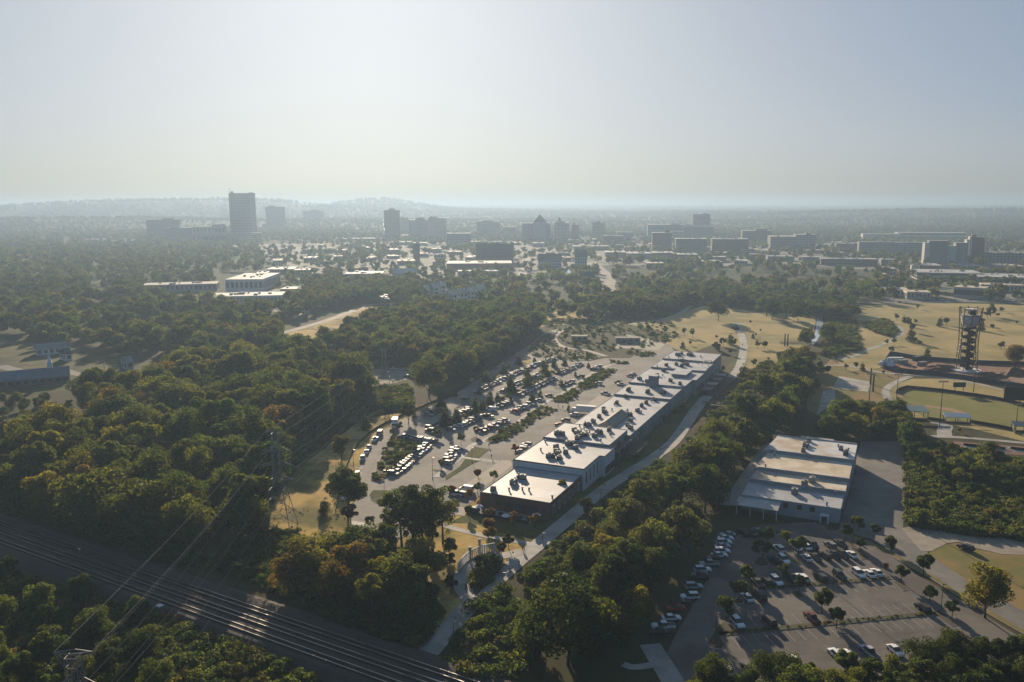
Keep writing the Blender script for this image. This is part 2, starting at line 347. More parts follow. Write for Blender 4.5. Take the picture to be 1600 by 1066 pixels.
LOT = [(545, 838), (551, 800), (553, 775), (560, 735), (575, 700), (600, 672), (650, 645), (700, 622), (745, 595), (790, 563), (830, 537), (852, 519), (872, 514), (862, 530), (848, 545), (870, 556), (920, 565), (945, 560), (985, 560), (1010, 543), (1045, 538), (1054, 549), (803, 731), (748, 776), (720, 800), (690, 815), (640, 838), (600, 843), (570, 832)]
sheet('town_streets', [[(640, 446), (700, 436), (760, 432), (800, 436), (880, 420), (960, 414), (1130, 416), (1200, 410), (1330, 420), (1440, 424), (1600, 424), (1680, 410), (1680, 384), (1500, 380), (1300, 372), (1100, 366), (900, 362), (700, 358), (560, 352), (420, 352), (330, 366), (360, 386), (430, 410), (470, 440), (560, 444)], [(425, 452), (480, 446), (490, 470), (440, 488), (330, 480), (330, 462)], [(1380, 474), (1380, 452), (1480, 440), (1680, 440), (1680, 472), (1500, 470)]], .015, mat('town_ground', (.085, .083, .074), (.04, .05, .024), rough=1, scale=.014, c3=(.13, .122, .108), scale3=.02, detail=9))
lot = sheet('museum_car_park', [LOT], .06, ASPH)
sheet('plaza_paving', [TP(t2, [(0, 520), (380, 272), (470, 280), (495, 335), (140, 600), (60, 640), (0, 600)]), TP(t1, [(1030, 800), (1145, 820), (1145, 905), (1040, 890)]), TP(t7, [(540, 345), (640, 330), (640, 360), (520, 440), (400, 450)]), [(978, 523), (1010, 528), (1040, 538), (1028, 548), (990, 545), (960, 545)]], .10, SAND)
FLOT = [(1030, 1100), (1042, 1020), (1060, 985), (1095, 925), (1120, 875), (1150, 838), (1190, 820), (1275, 816), (1312, 832), (1360, 845), (1430, 897), (1500, 937), (1560, 975), (1640, 1025), (1700, 1100)]
flot = sheet('front_car_park', [FLOT], .06, ASPH2)
YARD = [(1345, 690), (1418, 690), (1411, 825), (1440, 832), (1450, 866), (1504, 902), (1680, 1000), (1680, 1040), (1560, 964), (1494, 925), (1452, 898), (1405, 871), (1360, 842), (1310, 830), (1316, 806)]
sheet('access_road', [YARD], .04, mat('worn_asphalt', (.13, .12, .107), (.17, .155, .135), rough=.95, scale=.25, c3=(.1, .095, .088), scale3=.05))
sheet('gravel_track', [[(1408, 826), (1421, 823), (1483, 829), (1600, 846), (1700, 862), (1700, 885), (1600, 868), (1565, 866), (1524, 857), (1500, 847), (1480, 849), (1455, 862), (1440, 862)]], .08, GRAVEL)
sheet('pale_car_park', [[(565, 578), (640, 574), (652, 578), (640, 592), (600, 603), (568, 606)], [(470, 572), (485, 570), (487, 582), (472, 584)], [(499, 592), (520, 590), (520, 602), (500, 604)], TP((400, 280, .25), [(240, 790), (330, 780), (340, 850), (250, 850), (160, 790)])], .05, GRAVEL)
sheet('sports_paving', [TP(tq, [(440, 228), (640, 265), (615, 325), (395, 305)]), TP(tq, [(410, 310), (340, 320), (300, 470), (420, 380)])], .05, CONC)
for nm, pts, wd, z, m in [
    ('greenway_path', [(640, 1048), (667, 1022), (739, 941), (800, 885), (835, 856), (880, 818), (937, 770), (977, 743), (1020, 716), (1052, 691), (1073, 662), (1087, 641), (1104, 621), (1129, 600), (1153, 578), (1162, 545), (1158, 522), (1150, 505)], 5.4, .10, CONC),
    ('side_path', [(664, 806), (700, 823), (760, 838), (838, 852)], 2.6, .09, CONC),
    ('curved_plaza_path', TP(tp, [(470, 590), (415, 520), (385, 440), (400, 375), (470, 300), (560, 250), (640, 240), (720, 235), (850, 205)]), 4.2, .12, CONC),
    ('lot_walkway', [(681, 746), (719, 715), (738, 696), (757, 689), (806, 662), (850, 631), (894, 606), (919, 588), (943, 575), (965, 566)], 2.6, .12, CONC),
    ('lawn_walk', TP(t1, [(1120, 340), (1200, 350), (1300, 365)]), 2.0, .14, CONC),
    ('garden_path', [(880, 516), (868, 524), (868, 534), (878, 541), (892, 545), (912, 547), (928, 551), (947, 557)], 4.0, .11, SAND),
    ('far_road', [(566, 478), (600, 474), (560, 483), (520, 498), (480, 510), (440, 521)], 8, .08, ASPH2),
    ('city_street', [(960, 462), (948, 450), (950, 437), (940, 424), (925, 412), (918, 405)], 20, .08, ASPH),
    ('straight_street', [(810, 440), (818, 425), (824, 408), (828, 396)], 12, .08, ASPH),
    ('house_street', [(0, 572), (30, 580), (60, 586), (120, 584), (165, 592), (230, 592)], 8, .08, ASPH),
    ('side_street', [(100, 578), (140, 590), (180, 597)], 6, .09, ASPH),
    ('park_path', TP(tt, [(100, 320), (190, 380), (215, 430), (160, 480), (20, 560), (-150, 620), (-330, 700), (-500, 740)]), 3.0, .09, CONC),
    ('field_path', TP(tf, [(-700, -60), (-420, -60), (0, 20), (330, 45), (750, 85), (1100, 150), (1360, 215)]), 3.2, .09, CONC),
    ('ball_field_path', TP(tf, [(310, 60), (160, 120), (50, 190), (30, 260), (60, 330), (40, 420)]), 4.0, .095, CONC),
    ('dugout_path', TP(tf, [(560, 575), (700, 610), (690, 680), (700, 745)]), 6, .09, CONC),
    ('court_path', TP(tf, [(540, 740), (900, 755), (1595, 815), (1900, 850)]), 3.4, .095, CONC),
    ('field_road', [(1290, 470), (1380, 474), (1500, 471), (1600, 474), (1720, 480)], 10, .07, ASPH),
    ('museum_lawn_path', [(978, 508), (1010, 503), (1040, 498), (1065, 488), (1080, 478)], 3.5, .09, CONC),
    ('woodland_walk', TP(tl, [(-120, 940), (-60, 960), (0, 958), (90, 945)]), 2.2, .07, CONC),
    ('corner_pavement', TP(tl, [(70, 800), (130, 900), (170, 960), (240, 1080), (300, 1200)]), 5, .09, CONC),
    ('wood_track', TP(t5, [(850, 140), (905, 170), (880, 220), (790, 265)]), 3, .06, SAND)]:
    b = MB(); ribbon_mb(b, smooth([P(*p) for p in pts]), wd, z); struct(b.build(nm, m))
# stream
b = MB(); b.sheet(area(TP(ti, [(262, 1015), (296, 950), (306, 880), (318, 800), (340, 800), (346, 935), (306, 1010), (280, 1040)])), .05); struct(b.build('stream_water', WATER))
b = MB(); b.sheet(area(TP(th, [(340, 545), (352, 540), (382, 610), (372, 625), (352, 620)])), .05); struct(b.build('river_water', WATER))

# planted islands with raised kerbs
KERB = []
def island(name, poly, px=True, m=MULCH, h=.15):
    w_ = area(poly) if px else poly
    b = MB(); b.prism(w_, .0, h, 0, 0); o = struct(b.build(name, CONC))
    c = sum((Vector(p) for p in w_), Vector())/len(w_)
    inner = [c+(Vector(p)-c)*max(.5, 1-.22/max(.5, (Vector(p)-c).length)) for p in w_]
    b = MB(); b.sheet(inner, h+.03); struct(b.build(name+'_soil', m)); KERB.append(w_); return inner
BIOSW = TP(t1, [(270, 545), (310, 400), (355, 300), (440, 150), (460, 115), (560, 140), (700, 195), (720, 215), (670, 265), (640, 310), (560, 400), (480, 460), (400, 530), (330, 570)])
PL_A = [(757, 689), (790, 666), (825, 655), (838, 658), (815, 676), (800, 683), (775, 693)]
PL_B = TP(t7, [(65, 490), (190, 415), (270, 430), (270, 440), (180, 495)])
PL_C = TP(t7, [(230, 385), (380, 305), (445, 320), (330, 395)])
PL_D = TP(t7, [(385, 300), (560, 185), (650, 190), (560, 250), (500, 300), (440, 308)])
GARDEN = TP(t6, [(580, 300), (740, 130), (860, 100), (940, 110), (930, 180), (985, 250), (1050, 285), (1250, 310), (1440, 345), (1540, 375), (1400, 425), (1200, 440), (900, 410), (700, 390), (620, 350)])
PL_E = TP(t7, [(240, 20), (300, 20), (330, 40), (700, 60), (720, 150), (640, 140), (560, 110), (480, 75), (330, 60)])
BEDS = [island('rain_garden', BIOSW)]+[island('planting_strip', q) for q in (PL_A, PL_B, PL_C, PL_D)]+[island('museum_garden', GARDEN)]
for q in ([(700, 80), (780, 70), (780, 85), (710, 92)], [(745, 95), (820, 82), (890, 90), (870, 108), (800, 108)], [(600, 130), (720, 145), (715, 155), (600, 150)]):
    BEDS.append(island('oval_bed', TP(t7, q)))
for q in ([(1190, 165), (1240, 140), (1310, 170), (1300, 190), (1210, 185)], [(830, 455), (930, 460), (960, 480), (850, 470)]): island('mulch_island', TP(t1, q))
for q in ([(960, 560), (1220, 400), (1290, 370), (1150, 355), (1090, 430), (950, 530)], [(1150, 330), (1230, 235), (1390, 262), (1280, 345)], [(220, 700), (260, 655), (400, 655), (470, 700), (380, 712), (240, 740)], [(240, 748), (380, 720), (440, 745), (400, 790), (300, 785)]):
    island('lawn_island', TP(t1, q), m=LAWN)
for q in ([(830, 490), (760, 560), (720, 590), (800, 610), (880, 560), (900, 530)], [(1320, 330), (1450, 370), (1330, 430), (1330, 400)], [(130, 650), (250, 560), (270, 620), (200, 680), (130, 690)], [(400, 560), (480, 470), (620, 400), (640, 440), (560, 500)]):
    island('grass_island', TP(t6, q), m=GOLD)
# the long evergreen medians of the museum car park
ISL2 = []
for a, c in (((690, 668), (760, 636)), ((775, 626), (812, 610)), ((800, 618), (862, 588)), ((830, 600), (880, 575))):
    A, C = P(*a), P(*c); d = (C-A).normalized(); n_ = Vector((-d.y, d.x, 0)); ISL2.append(island('evergreen_median', [A-n_*1.6, C-n_*1.6, C+n_*1.6, A+n_*1.6], px=False))
# front car park medians and islands
MED1 = (P(1170, 922.5), P(1392, 903.5)); MED2 = (P(1121, 992), P(1462, 958.5))
RDIR = (MED2[1]-MED2[0]).normalized(); RNRM = Vector((-RDIR.y, RDIR.x, 0))
FISL = []
for A, C in (MED1, MED2): FISL.append(island('kerbed_median', [A-RNRM*.9, C-RNRM*.9, C+RNRM*.9, A+RNRM*.9], px=False))
for q in (TP(tl, [(465, 800), (540, 680), (590, 635), (640, 660), (690, 700), (600, 735), (550, 745), (600, 810), (570, 838), (500, 828)]), TP(tl, [(655, 500), (690, 470), (735, 490), (730, 515), (670, 515)]), TP(tl, [(795, 235), (830, 180), (880, 190), (915, 240), (870, 258)]), TP(tr, [(420, 280), (470, 285), (620, 340), (640, 360), (560, 350)]), TP(tr, [(640, 390), (700, 385), (780, 430), (740, 448), (670, 445)]),
          TP(tr, [(640, 705), (720, 700), (790, 765), (730, 778)]), TP(tr, [(990, 680), (1050, 690), (1105, 745), (1060, 762), (1010, 720)]), TP(tg, [(60, 620), (110, 620), (195, 690), (150, 698)]), TP(tg, [(350, 850), (420, 840), (560, 960), (520, 965)]), TP(tr, [(920, 930), (990, 950), (1060, 1010), (1010, 1030)]), TP(tr, [(1090, 1040), (1130, 1050), (1180, 1105), (1140, 1110)]), TP(tr, [(1150, 215), (1210, 230), (1420, 395), (1330, 400)]), TP(tr, [(480, 130), (600, 120), (610, 140), (500, 155)]), TP(tr, [(960, 90), (1130, 95), (1120, 120), (1010, 130)])):
    FISL.append(island('tree_island', q))
b = MB(); ribbon_mb(b, smooth([P(*p) for p in [(1300, 826), (1330, 838), (1378, 858), (1405, 873), (1452, 900), (1494, 927), (1560, 966), (1620, 1000)]]), 1.8, .12); struct(b.build('road_verge', MATS['rough_grass']))
b = MB(); wall_mb(b, smooth([P(*p) for p in [(1290, 826), (1330, 841), (1378, 862), (1404, 876), (1452, 903), (1494, 930), (1560, 969), (1620, 1003)]]), 0, .16, .18); struct(b.build('kerb', CONC))

# painted marks: one strip mesh shared by all stall lines
sm = MB(); sm.sheet([(-.055, -2.5), (.055, -2.5), (.055, 2.5), (-.055, 2.5)], 0); SLINE = sm.mesh('stall_line', PAINT)
rz0 = math.atan2(RDIR.y, RDIR.x)
for A, C, s, k0, k1 in ((MED1[0], MED1[1], 1, 0, 99), (MED1[0], MED1[1], -1, 0, 99), (MED2[0], MED2[1], 1, 0, 99), (MED2[0], MED2[1], -1, 0, 99)):
    n_ = int((C-A).length/2.75)
    for k in range(n_+1):
        q = A+RDIR*(k*2.75)+RNRM*s*3.5
        put('stall_line', SLINE, flot, (q.x, q.y, .068), rz0)
wk = MB(); wk.sheet([(-.3, -1.5), (.3, -1.5), (.3, 1.5), (-.3, 1.5)], 0); WBAR = wk.mesh('crossing_bar', PAINT)
a, c = PT(t1, 1290, 358), PT(t1, 1470, 382)
for k in range(7):
    q = a.lerp(c, (k+.5)/7); put('crossing_bar', WBAR, lot, (q.x, q.y, .075), math.atan2(c.y-a.y, c.x-a.x))
a, c = PT(t1, 60, 965), PT(t1, 200, 985)
for k in range(8):
    q = a.lerp(c, (k+.5)/8); put('crossing_bar', WBAR, lot, (q.x, q.y, .075), math.atan2(c.y-a.y, c.x-a.x)+.5)
for x, y in ((130, 440), (130, 490), (350, 85), (100, 610)):
    q = PT(t1, x, y); put('crossing_bar', WBAR, lot, (q.x, q.y, .075), 1.5)
# ------------------------------------------------------------------ the long market hall
FOOT = []                                   # footprints kept clear of trees
def local(o, rz, p):
    d = Vector(p)-o; c, s = math.cos(-rz), math.sin(-rz); return Vector((d.x*c-d.y*s, d.x*s+d.y*c, d.z))
O1 = P(750.1, 769.1, 5.5); O1.z = 0; RZ1 = math.atan2(-.41889, .90803)
hall = tag(empty('market_hall', O1, RZ1), 'long white-roofed hall of stepped sections beside the museum car park', 'building')
unit_a = MB(); unit_a.box((0, 0, .25), (1.9, 1.5, .5), mi=1).box((0, 0, .95), (1.8, 1.4, 1.1)).box((.35, 0, 1.6), (.8, .8, .25), mi=1).box((-.95, 0, .9), (.3, 1.0, .7), mi=1)
UA = unit_a.mesh('rooftop_unit', [UNIT, RUST])
unit_b = MB(); unit_b.box((0, 0, .2), (3.2, 1.7, .4), mi=1).box((-.5, 0, 1.0), (2.1, 1.7, 1.3)).box((1.1, 0, .8), (1.0, 1.5, 1.0), mi=1).box((-.5, .3, 1.75), (.9, .7, .3), mi=1).tube((1.1, 0, 1.3), (1.1, 0, 2.0), .25, 8)
UB = unit_b.mesh('rooftop_unit', [UNIT, RUST])
unit_c = MB(); unit_c.tube((0, 0, 0), (0, 0, .9), .28, 8).tube((0, 0, .9), (0, 0, 1.2), .45, 8, r2=.3)
UC = unit_c.mesh('roof_vent', [UNIT])
def section(par, tag_, v0, v1, u0, u1, z, wall, roofm, trim, notch=None):
    b = MB(); poly = notch or [(v0, u0), (v1, u0), (v1, u1), (v0, u1)]
    b.prism(poly, 0, z-.3); b.build('wall', wall, par)
    b = MB(); c = Vector((sum(p[0] for p in poly)/len(poly), sum(p[1] for p in poly)/len(poly)))
    b.prism(poly, z-.3, z, 1, 0)
    n = len(poly)                            # low upstand round the roof
    for i in range(n):
        p, q = Vector(poly[i]), Vector(poly[(i+1) % n]); d = (q-p); L = d.length
        m_ = (p+q)/2; inw = (c-m_).normalized()*.16
        b.box((m_.x+inw.x, m_.y+inw.y, z+.06), (L-.35, .22, .16), math.atan2(d.y, d.x), 1)
    b.build('roof', [roofm, trim], par)
TRIM = mat('roof_trim', (.32, .32, .32), (.27, .27, .27), scale=.5); BTRIM = mat('brown_trim', (.07, .05, .04), (.05, .04, .035))
section(hall, 0, 0, 25.2, 0, 29.6, 5.5, BRICK, WHITE_ROOF, BTRIM)
section(hall, 1, 0, 0, 0, 0, 8.0, WHITEWALL, WHITE_ROOF, BTRIM, [(-1.6, 29.4), (26, 29.4), (26, 46.7), (28, 46.7), (28, 58.5), (-1.6, 58.5)])
section(hall, 2, -1.8, 25.9, 58.5, 82, 8.8, CONCW, WHITE_ROOF, TRIM)
section(hall, 3, -.8, 27.1, 82, 147.4, 6.5, CONCW, WHITE_ROOF, TRIM)
section(hall, 4, -1.0, 27.4, 147.4, 173.4, 7.3, CONCW, WHITE_ROOF, TRIM)
section(hall, 5, 0, 0, 0, 0, 8.1, CONCW, WHITE_ROOF, TRIM, [(-1.2, 173.4), (28.1, 173.4), (28.1, 192), (30.2, 192), (30.2, 213.8), (-1.2, 213.8)])
section(hall, 6, -.3, 30.4, 213.8, 238, 8.9, CONCW, WHITE_ROOF, TRIM)
section(hall, 7, .2, 29.6, 238, 265.2, 9.7, CONCW, WHITE_ROOF, TRIM)
FOOT.append([O1+Matrix.Rotation(RZ1, 3, 'Z')@Vector(q) for q in ((-4, -6, 0), (34, -6, 0), (36, 270, 0), (-4, 270, 0))])
def win_mesh(w_, h_, frame=WHITEWALL, glass=GLASS, bars=1):
    b = MB(); f = .12
    b.box((0, -.02, 0), (w_, .10, h_), mi=1)
    for sx in (-1, 1): b.box((sx*(w_/2), -.06, 0), (f, .16, h_+f))
    for sz in (-1, 1): b.box((0, -.06, sz*(h_/2)), (w_-f, .16, f))
    for k in range(bars): b.box((-w_/2+w_*(k+1)/(bars+1), -.08, 0), (.06, .1, h_-f))
    return b.mesh('window', [frame, glass])
W_BIG = win_mesh(1.9, 2.6); W_SHOP = win_mesh(3.4, 2.7, DARK, GLASS, 3); W_TALL = win_mesh(1.5, 4.6, WHITEWALL, GLASS, 0); W_SM = win_mesh(1.3, 1.5, DARK)
for k in range(6): put('window', W_SHOP if k in (2, 3, 4) else W_SM, hall, (2.6+k*4.1, 0, 2.1 if k in (2, 3, 4) else 2.8))
for k in range(6): put('window', W_BIG, hall, (25.2, 3+k*4.6, 2.6), R(90))
for k in range(4): put('window', W_TALL, hall, (26, 32+k*3.9, 4.4), R(90))
for k in range(3): put('window', W_SHOP, hall, (28, 49+k*4, 2.2), R(90))
for k in range(5): put('window', W_SHOP, hall, (25.9, 61+k*4.6, 2.2 if k % 2 else 5.6), R(90))
pier = MB(); pier.box((.15, 0, 2.9), (.5, .7, 5.8)); PIER = pier.mesh('pilaster', CONCW)
for k in range(14):
    put('window', W_BIG, hall, (27.1, 84.6+k*4.6, 3.2), R(90)); put('pilaster', PIER, hall, (27.1, 82.3+k*4.6, 0))
for k in range(5): put('window', W_BIG, hall, (27.4, 150.5+k*4.9, 3.6), R(90)); put('pilaster', PIER, hall, (27.4, 148+k*4.9, 0))
for k in range(4): put('window', W_BIG, hall, (28.1, 176+k*4.6, 3.8), R(90))
for k in range(4): put('window', W_SHOP, hall, (30.2, 195+k*5, 2.4), R(90))
for k in range(4): put('window', W_SHOP, hall, (30.4, 217+k*5.6, 2.4), R(90))
for k in range(4): put('window', W_BIG, hall, (29.6, 241+k*6, 5), R(90))
def ru(t, pts, z, me=None, par=hall, o=O1, rz=RZ1):
    for p in pts:
        q = local(o, rz, PT(t, p[0], p[1], z)); k = p[2] if len(p) > 2 else 0
        m_ = me or (UA, UB, UC)[k]; put(m_.name.split('.')[0], m_, par, (q.x, q.y, z), rnd.choice((0, math.pi/2, math.pi, -math.pi/2)))
ru(t2, [(590, 475, 1), (505, 525, 1), (283, 600), (455, 605, 2), (515, 560, 2), (300, 612, 2), (1072, 405, 2), (600, 600, 2), (672, 605, 2), (925, 690, 2)], 5.5)
ru(t2, [(967, 140), (965, 190), (985, 215), (905, 245, 1), (1000, 265), (1050, 160, 2), (1070, 200), (1110, 110, 1), (1180, 150), (1020, 65, 2), (850, 80, 2), (800, 170, 2)], 8.0)
ru(t3, [(300, 670), (325, 700), (355, 715, 1), (345, 770, 1), (380, 680, 2), (455, 690, 2), (450, 735), (605, 700, 1), (550, 745), (735, 670), (745, 720, 2), (630, 800, 2), (465, 605, 1), (100, 715, 1), (150, 720), (365, 615, 2), (400, 735), (420, 650, 2), (490, 690, 2)], 8.8)
ru(t3, [(535, 560), (610, 498), (665, 405), (672, 440), (770, 415, 2), (830, 328), (1198, 325), (1140, 362), (1090, 425), (1000, 548), (965, 605), (1000, 640), (935, 248), (1300, 288), (980, 480, 1), (965, 420, 2), (1135, 440, 2), (950, 440, 2), (800, 345, 2), (1260, 305, 2)], 6.5)
ru(t3, [(975, 165, 1), (1215, 190, 1), (1405, 202, 1)], 7.3)
ru(t4, [(228, 505), (325, 540), (355, 540), (620, 528), (740, 568), (535, 400, 1), (455, 462), (522, 462, 2), (260, 505, 2), (275, 545, 2)], 8.1)
ru(t4, [(455, 345, 2), (570, 335), (695, 325), (760, 345, 1), (820, 325, 1), (750, 280), (785, 280), (950, 300, 2), (1010, 250, 2)], 8.9)
ru(t4, [(715, 205, 1), (760, 190), (858, 205, 1), (880, 190), (600, 235, 2), (720, 238, 2), (1000, 225, 2), (905, 205, 2)], 9.7)
b = MB(); b.box((12.6, 172, 10.2), (4.2, 4.6, 5.6)).box((12.6, 172, 13.1), (4.6, 5, .3), mi=1); b.build('stair_block', [mat('grey_cladding', (.2, .21, .22), (.17, .175, .18)), TRIM], hall)
b = MB(); b.box((19.6, 203.5, 8.8), (7.6, 14, 1.4), mi=1).box((19.6, 203.5, 9.65), (8.8, 16, .3)); b.build('raised_skylight', [WHITE_ROOF, TRIM], hall)
b = MB(); v0, v1, u0, u1 = 11, 17.2, 88.5, 111.5; vm = (v0+v1)/2
b.add([(v0, u0, 6.5), (v1, u0, 6.5), (v1, u0, 7.7), (vm, u0, 9.4), (v0, u0, 7.7), (v0, u1, 6.5), (v1, u1, 6.5), (v1, u1, 7.7), (vm, u1, 9.4), (v0, u1, 7.7)],
      [(0, 1, 2, 3, 4), (6, 5, 9, 8, 7), (1, 6, 7, 2), (5, 0, 4, 9)], 1)
b.add([(v0-.3, u0-.3, 7.62), (vm, u0-.3, 9.5), (vm, u1+.3, 9.5), (v0-.3, u1+.3, 7.62)], [(0, 1, 2, 3)], 0).add([(vm, u0-.3, 9.5), (v1+.3, u0-.3, 7.62), (v1+.3, u1+.3, 7.62), (vm, u1+.3, 9.5)], [(0, 1, 2, 3)], 0)
for k in range(24): b.box((vm, u0+k, 9.53), (.12, .06, .08), mi=0)
b.build('roof_monitor', [mat('tan_metal', (.3, .27, .22), (.25, .22, .18), rough=.85, spec=.1, scale=.6), TAN], hall)
b = MB(); b.box((29.5, 231, 11), (.3, 9, .25)).box((26, 231, 11), (.3, 9, .25))
for u_ in (226.8, 235.2): b.box((27.7, u_, 11), (3.4, .3, .25)); [b.box((v_, u_, 10), (.2, .2, 2)) for v_ in (26, 29.5)]
b.build('roof_frame', TAN, hall)
# steel canopy over the loading terrace and the patio slab in front
b = MB(); b.box((27.2, 70, 5.6), (2.6, 20, .2)); [b.box((28.4, 61+k*6, 2.8), (.18, .18, 5.6)) for k in range(4)]; b.build('terrace_canopy', RUST, hall)
b = MB(); b.box((10, -3.2, .12), (21, 6, .24)).box((10, -6.3, .5), (21, .15, 1.0), mi=1); b.build('patio', [CONC, DARK], hall)

# pergola on the right side of the hall, each rafter a part
pg0 = local(O1, RZ1, PT(t3, 960, 905, 3.2))
perg = tag(empty('pergola', O1+Matrix.Rotation(RZ1, 3, 'Z')@Vector((28.6, 67, 0)), RZ1), 'dark steel pergola with open slats over tables beside the hall', 'pergola')
for x in (0, 4.6):
    for y in (0, 9, 18): MB().box((0, 0, 1.55), (.22, .22, 3.1)).build('post', RUST, perg, (x, y, 0))
    MB().box((0, 9, 3.2), (.2, 19, .3)).build('beam', RUST, perg, (x, 0, 0))
rf = MB().box((2.3, 0, 3.45), (5.4, .35, .18)).mesh('rafter', RUST)
for k in range(20): put('rafter', rf, perg, (0, k*.95, 0))

# ------------------------------------------------------------------ the four-bay warehouse
O2 = P(1158.8, 772.8, 5); O2.z = 0; RZ2 = math.atan2(-.43313, .90133)
wh = tag(empty('warehouse', O2, RZ2), 'grey warehouse with four stepped roof bays behind the front car park', 'building')
STAIN = mat('stained_membrane', (.52, .52, .51), (.42, .42, .42), rough=.6, scale=.2, c3=(.36, .27, .18), scale3=.07)
for k, (y0, y1, z, m_) in enumerate(((0, 14, 5, WHITE_ROOF), (14, 25, 6, TAN_ROOF), (25, 44.8, 7, TAN_ROOF), (44.8, 66.8, 8, STAIN))):
    b = MB(); b.prism([(0, y0), (30.4+k*.4, y0), (30.4+k*.4, y1), (0+k*.7, y1)] if k else [(0, 0), (30.4, 0), (30.4, y1), (0, y1)], 0, z-.12); b.build('wall', [GREYWALL, BRICK], wh)
    b = MB(); b.box((15.3+k*.5, (y0+y1)/2, z-.05), (30.6-k*.3, y1-y0-.02, .16)); b.build('roof', m_, wh)
    if k: MB().box((15.4+k*.5, y0-.02, z+.1), (30.9-k*.3, .35, .55)).build('parapet', TRIM, wh)
MB().box((15.2+1.6, 66.9, 8.1), (29.4, .4, .6)).build('parapet', TRIM, wh)
MB().box((16.5, 70.5, 3.4), (12, 7, 6.8)).box((16.5, 70.5, 6.9), (12.4, 7.4, .2), mi=1).build('annexe', [GREYWALL, WHITE_ROOF], wh)
b = MB(); b.add([(-5.6, -8, 3.4), (-.05, -8, 3.9), (-.05, 70, 3.9), (-3.4, 70, 3.4), (-5.6, -8, 3.25), (-.05, -8, 3.75), (-.05, 70, 3.75), (-3.4, 70, 3.25)], [(0, 1, 2, 3), (7, 6, 5, 4), (0, 4, 5, 1), (3, 7, 4, 0)]); b.build('side_awning', mat('dull_metal_roof', (.16, .16, .155), (.12, .12, .117), rough=.6, scale=.3, c3=(.2, .17, .13), scale3=.1), wh)
b = MB(); b.add([(-.8, -6.4, 3.6), (12.5, -6.4, 3.6), (12.5, -.05, 4.4), (-.8, -.05, 4.4), (-.8, -6.4, 3.45), (12.5, -6.4, 3.45), (12.5, -.05, 4.25), (-.8, -.05, 4.25)], [(0, 1, 2, 3), (7, 6, 5, 4), (0, 4, 5, 1), (1, 5, 6, 2), (3, 7, 4, 0)]); b.build('porch_roof', mat('porch_metal', (.42, .42, .4), (.33, .33, .31), rough=.5, scale=.4, c3=(.28, .26, .22), scale3=.12), wh)
for x in (-.4, 3.9, 8.1, 12.1): MB().box((0, 0, 1.75), (.25, .25, 3.5)).build('porch_post', WHITEWALL, wh, (x, -6.2, 0))
for x in (14, 18.3, 22.2): put('window', W_SM, wh, (x, 0, 3.5))
b = MB(); b.box((26, -.9, 1.3), (2.6, 1.8, 2.6)).box((26, -1.85, 1.2), (1.8, .1, 2.2), mi=1); b.build('entrance', [WHITEWALL, GLASS], wh)
b = MB(); b.box((0, 0, .9), (2.2, 2.0, 1.8)).box((-.5, 0, 2.0), (.5, .5, .4)).box((.4, .3, 2.0), (.5, .5, .4)).box((0, -1.02, .9), (1.8, .06, 1.2), mi=1); UD = b.mesh('rooftop_unit', [UNIT, RUST])
for t_, pts, z in ((tb, [(775, 775)], 5), (tb, [(965, 650)], 6), (tb, [(885, 685)], 6), (tb, [(870, 320), (905, 245), (930, 210)], 8), (tb, [(1280, 300)], 8)): ru(t_, pts, z, UD if z < 8 else UA, wh, O2, RZ2)
ru(tb, [(560, 365, 2), (460, 490, 2)], 7, None, wh, O2, RZ2); ru(tb, [(1250, 270, 2), (1360, 310, 2), (890, 270, 0), (1330, 350, 1)], 8, None, wh, O2, RZ2); ru(tb, [(1220, 785, 2), (1125, 905, 2)], 5, None, wh, O2, RZ2)
for k in range(5): MB().box((0, 0, 1.5), (.12, 3.2, 3)).build('loading_door', mat('door_red', (.16, .05, .035), (.12, .04, .03)), wh, (31.0+.35*k, 6+k*12, .4))
FOOT.append([O2+Matrix.Rotation(RZ2, 3, 'Z')@Vector(q) for q in ((-7, -10, 0), (36, -4, 0), (36, 76, 0), (-5, 76, 0))])

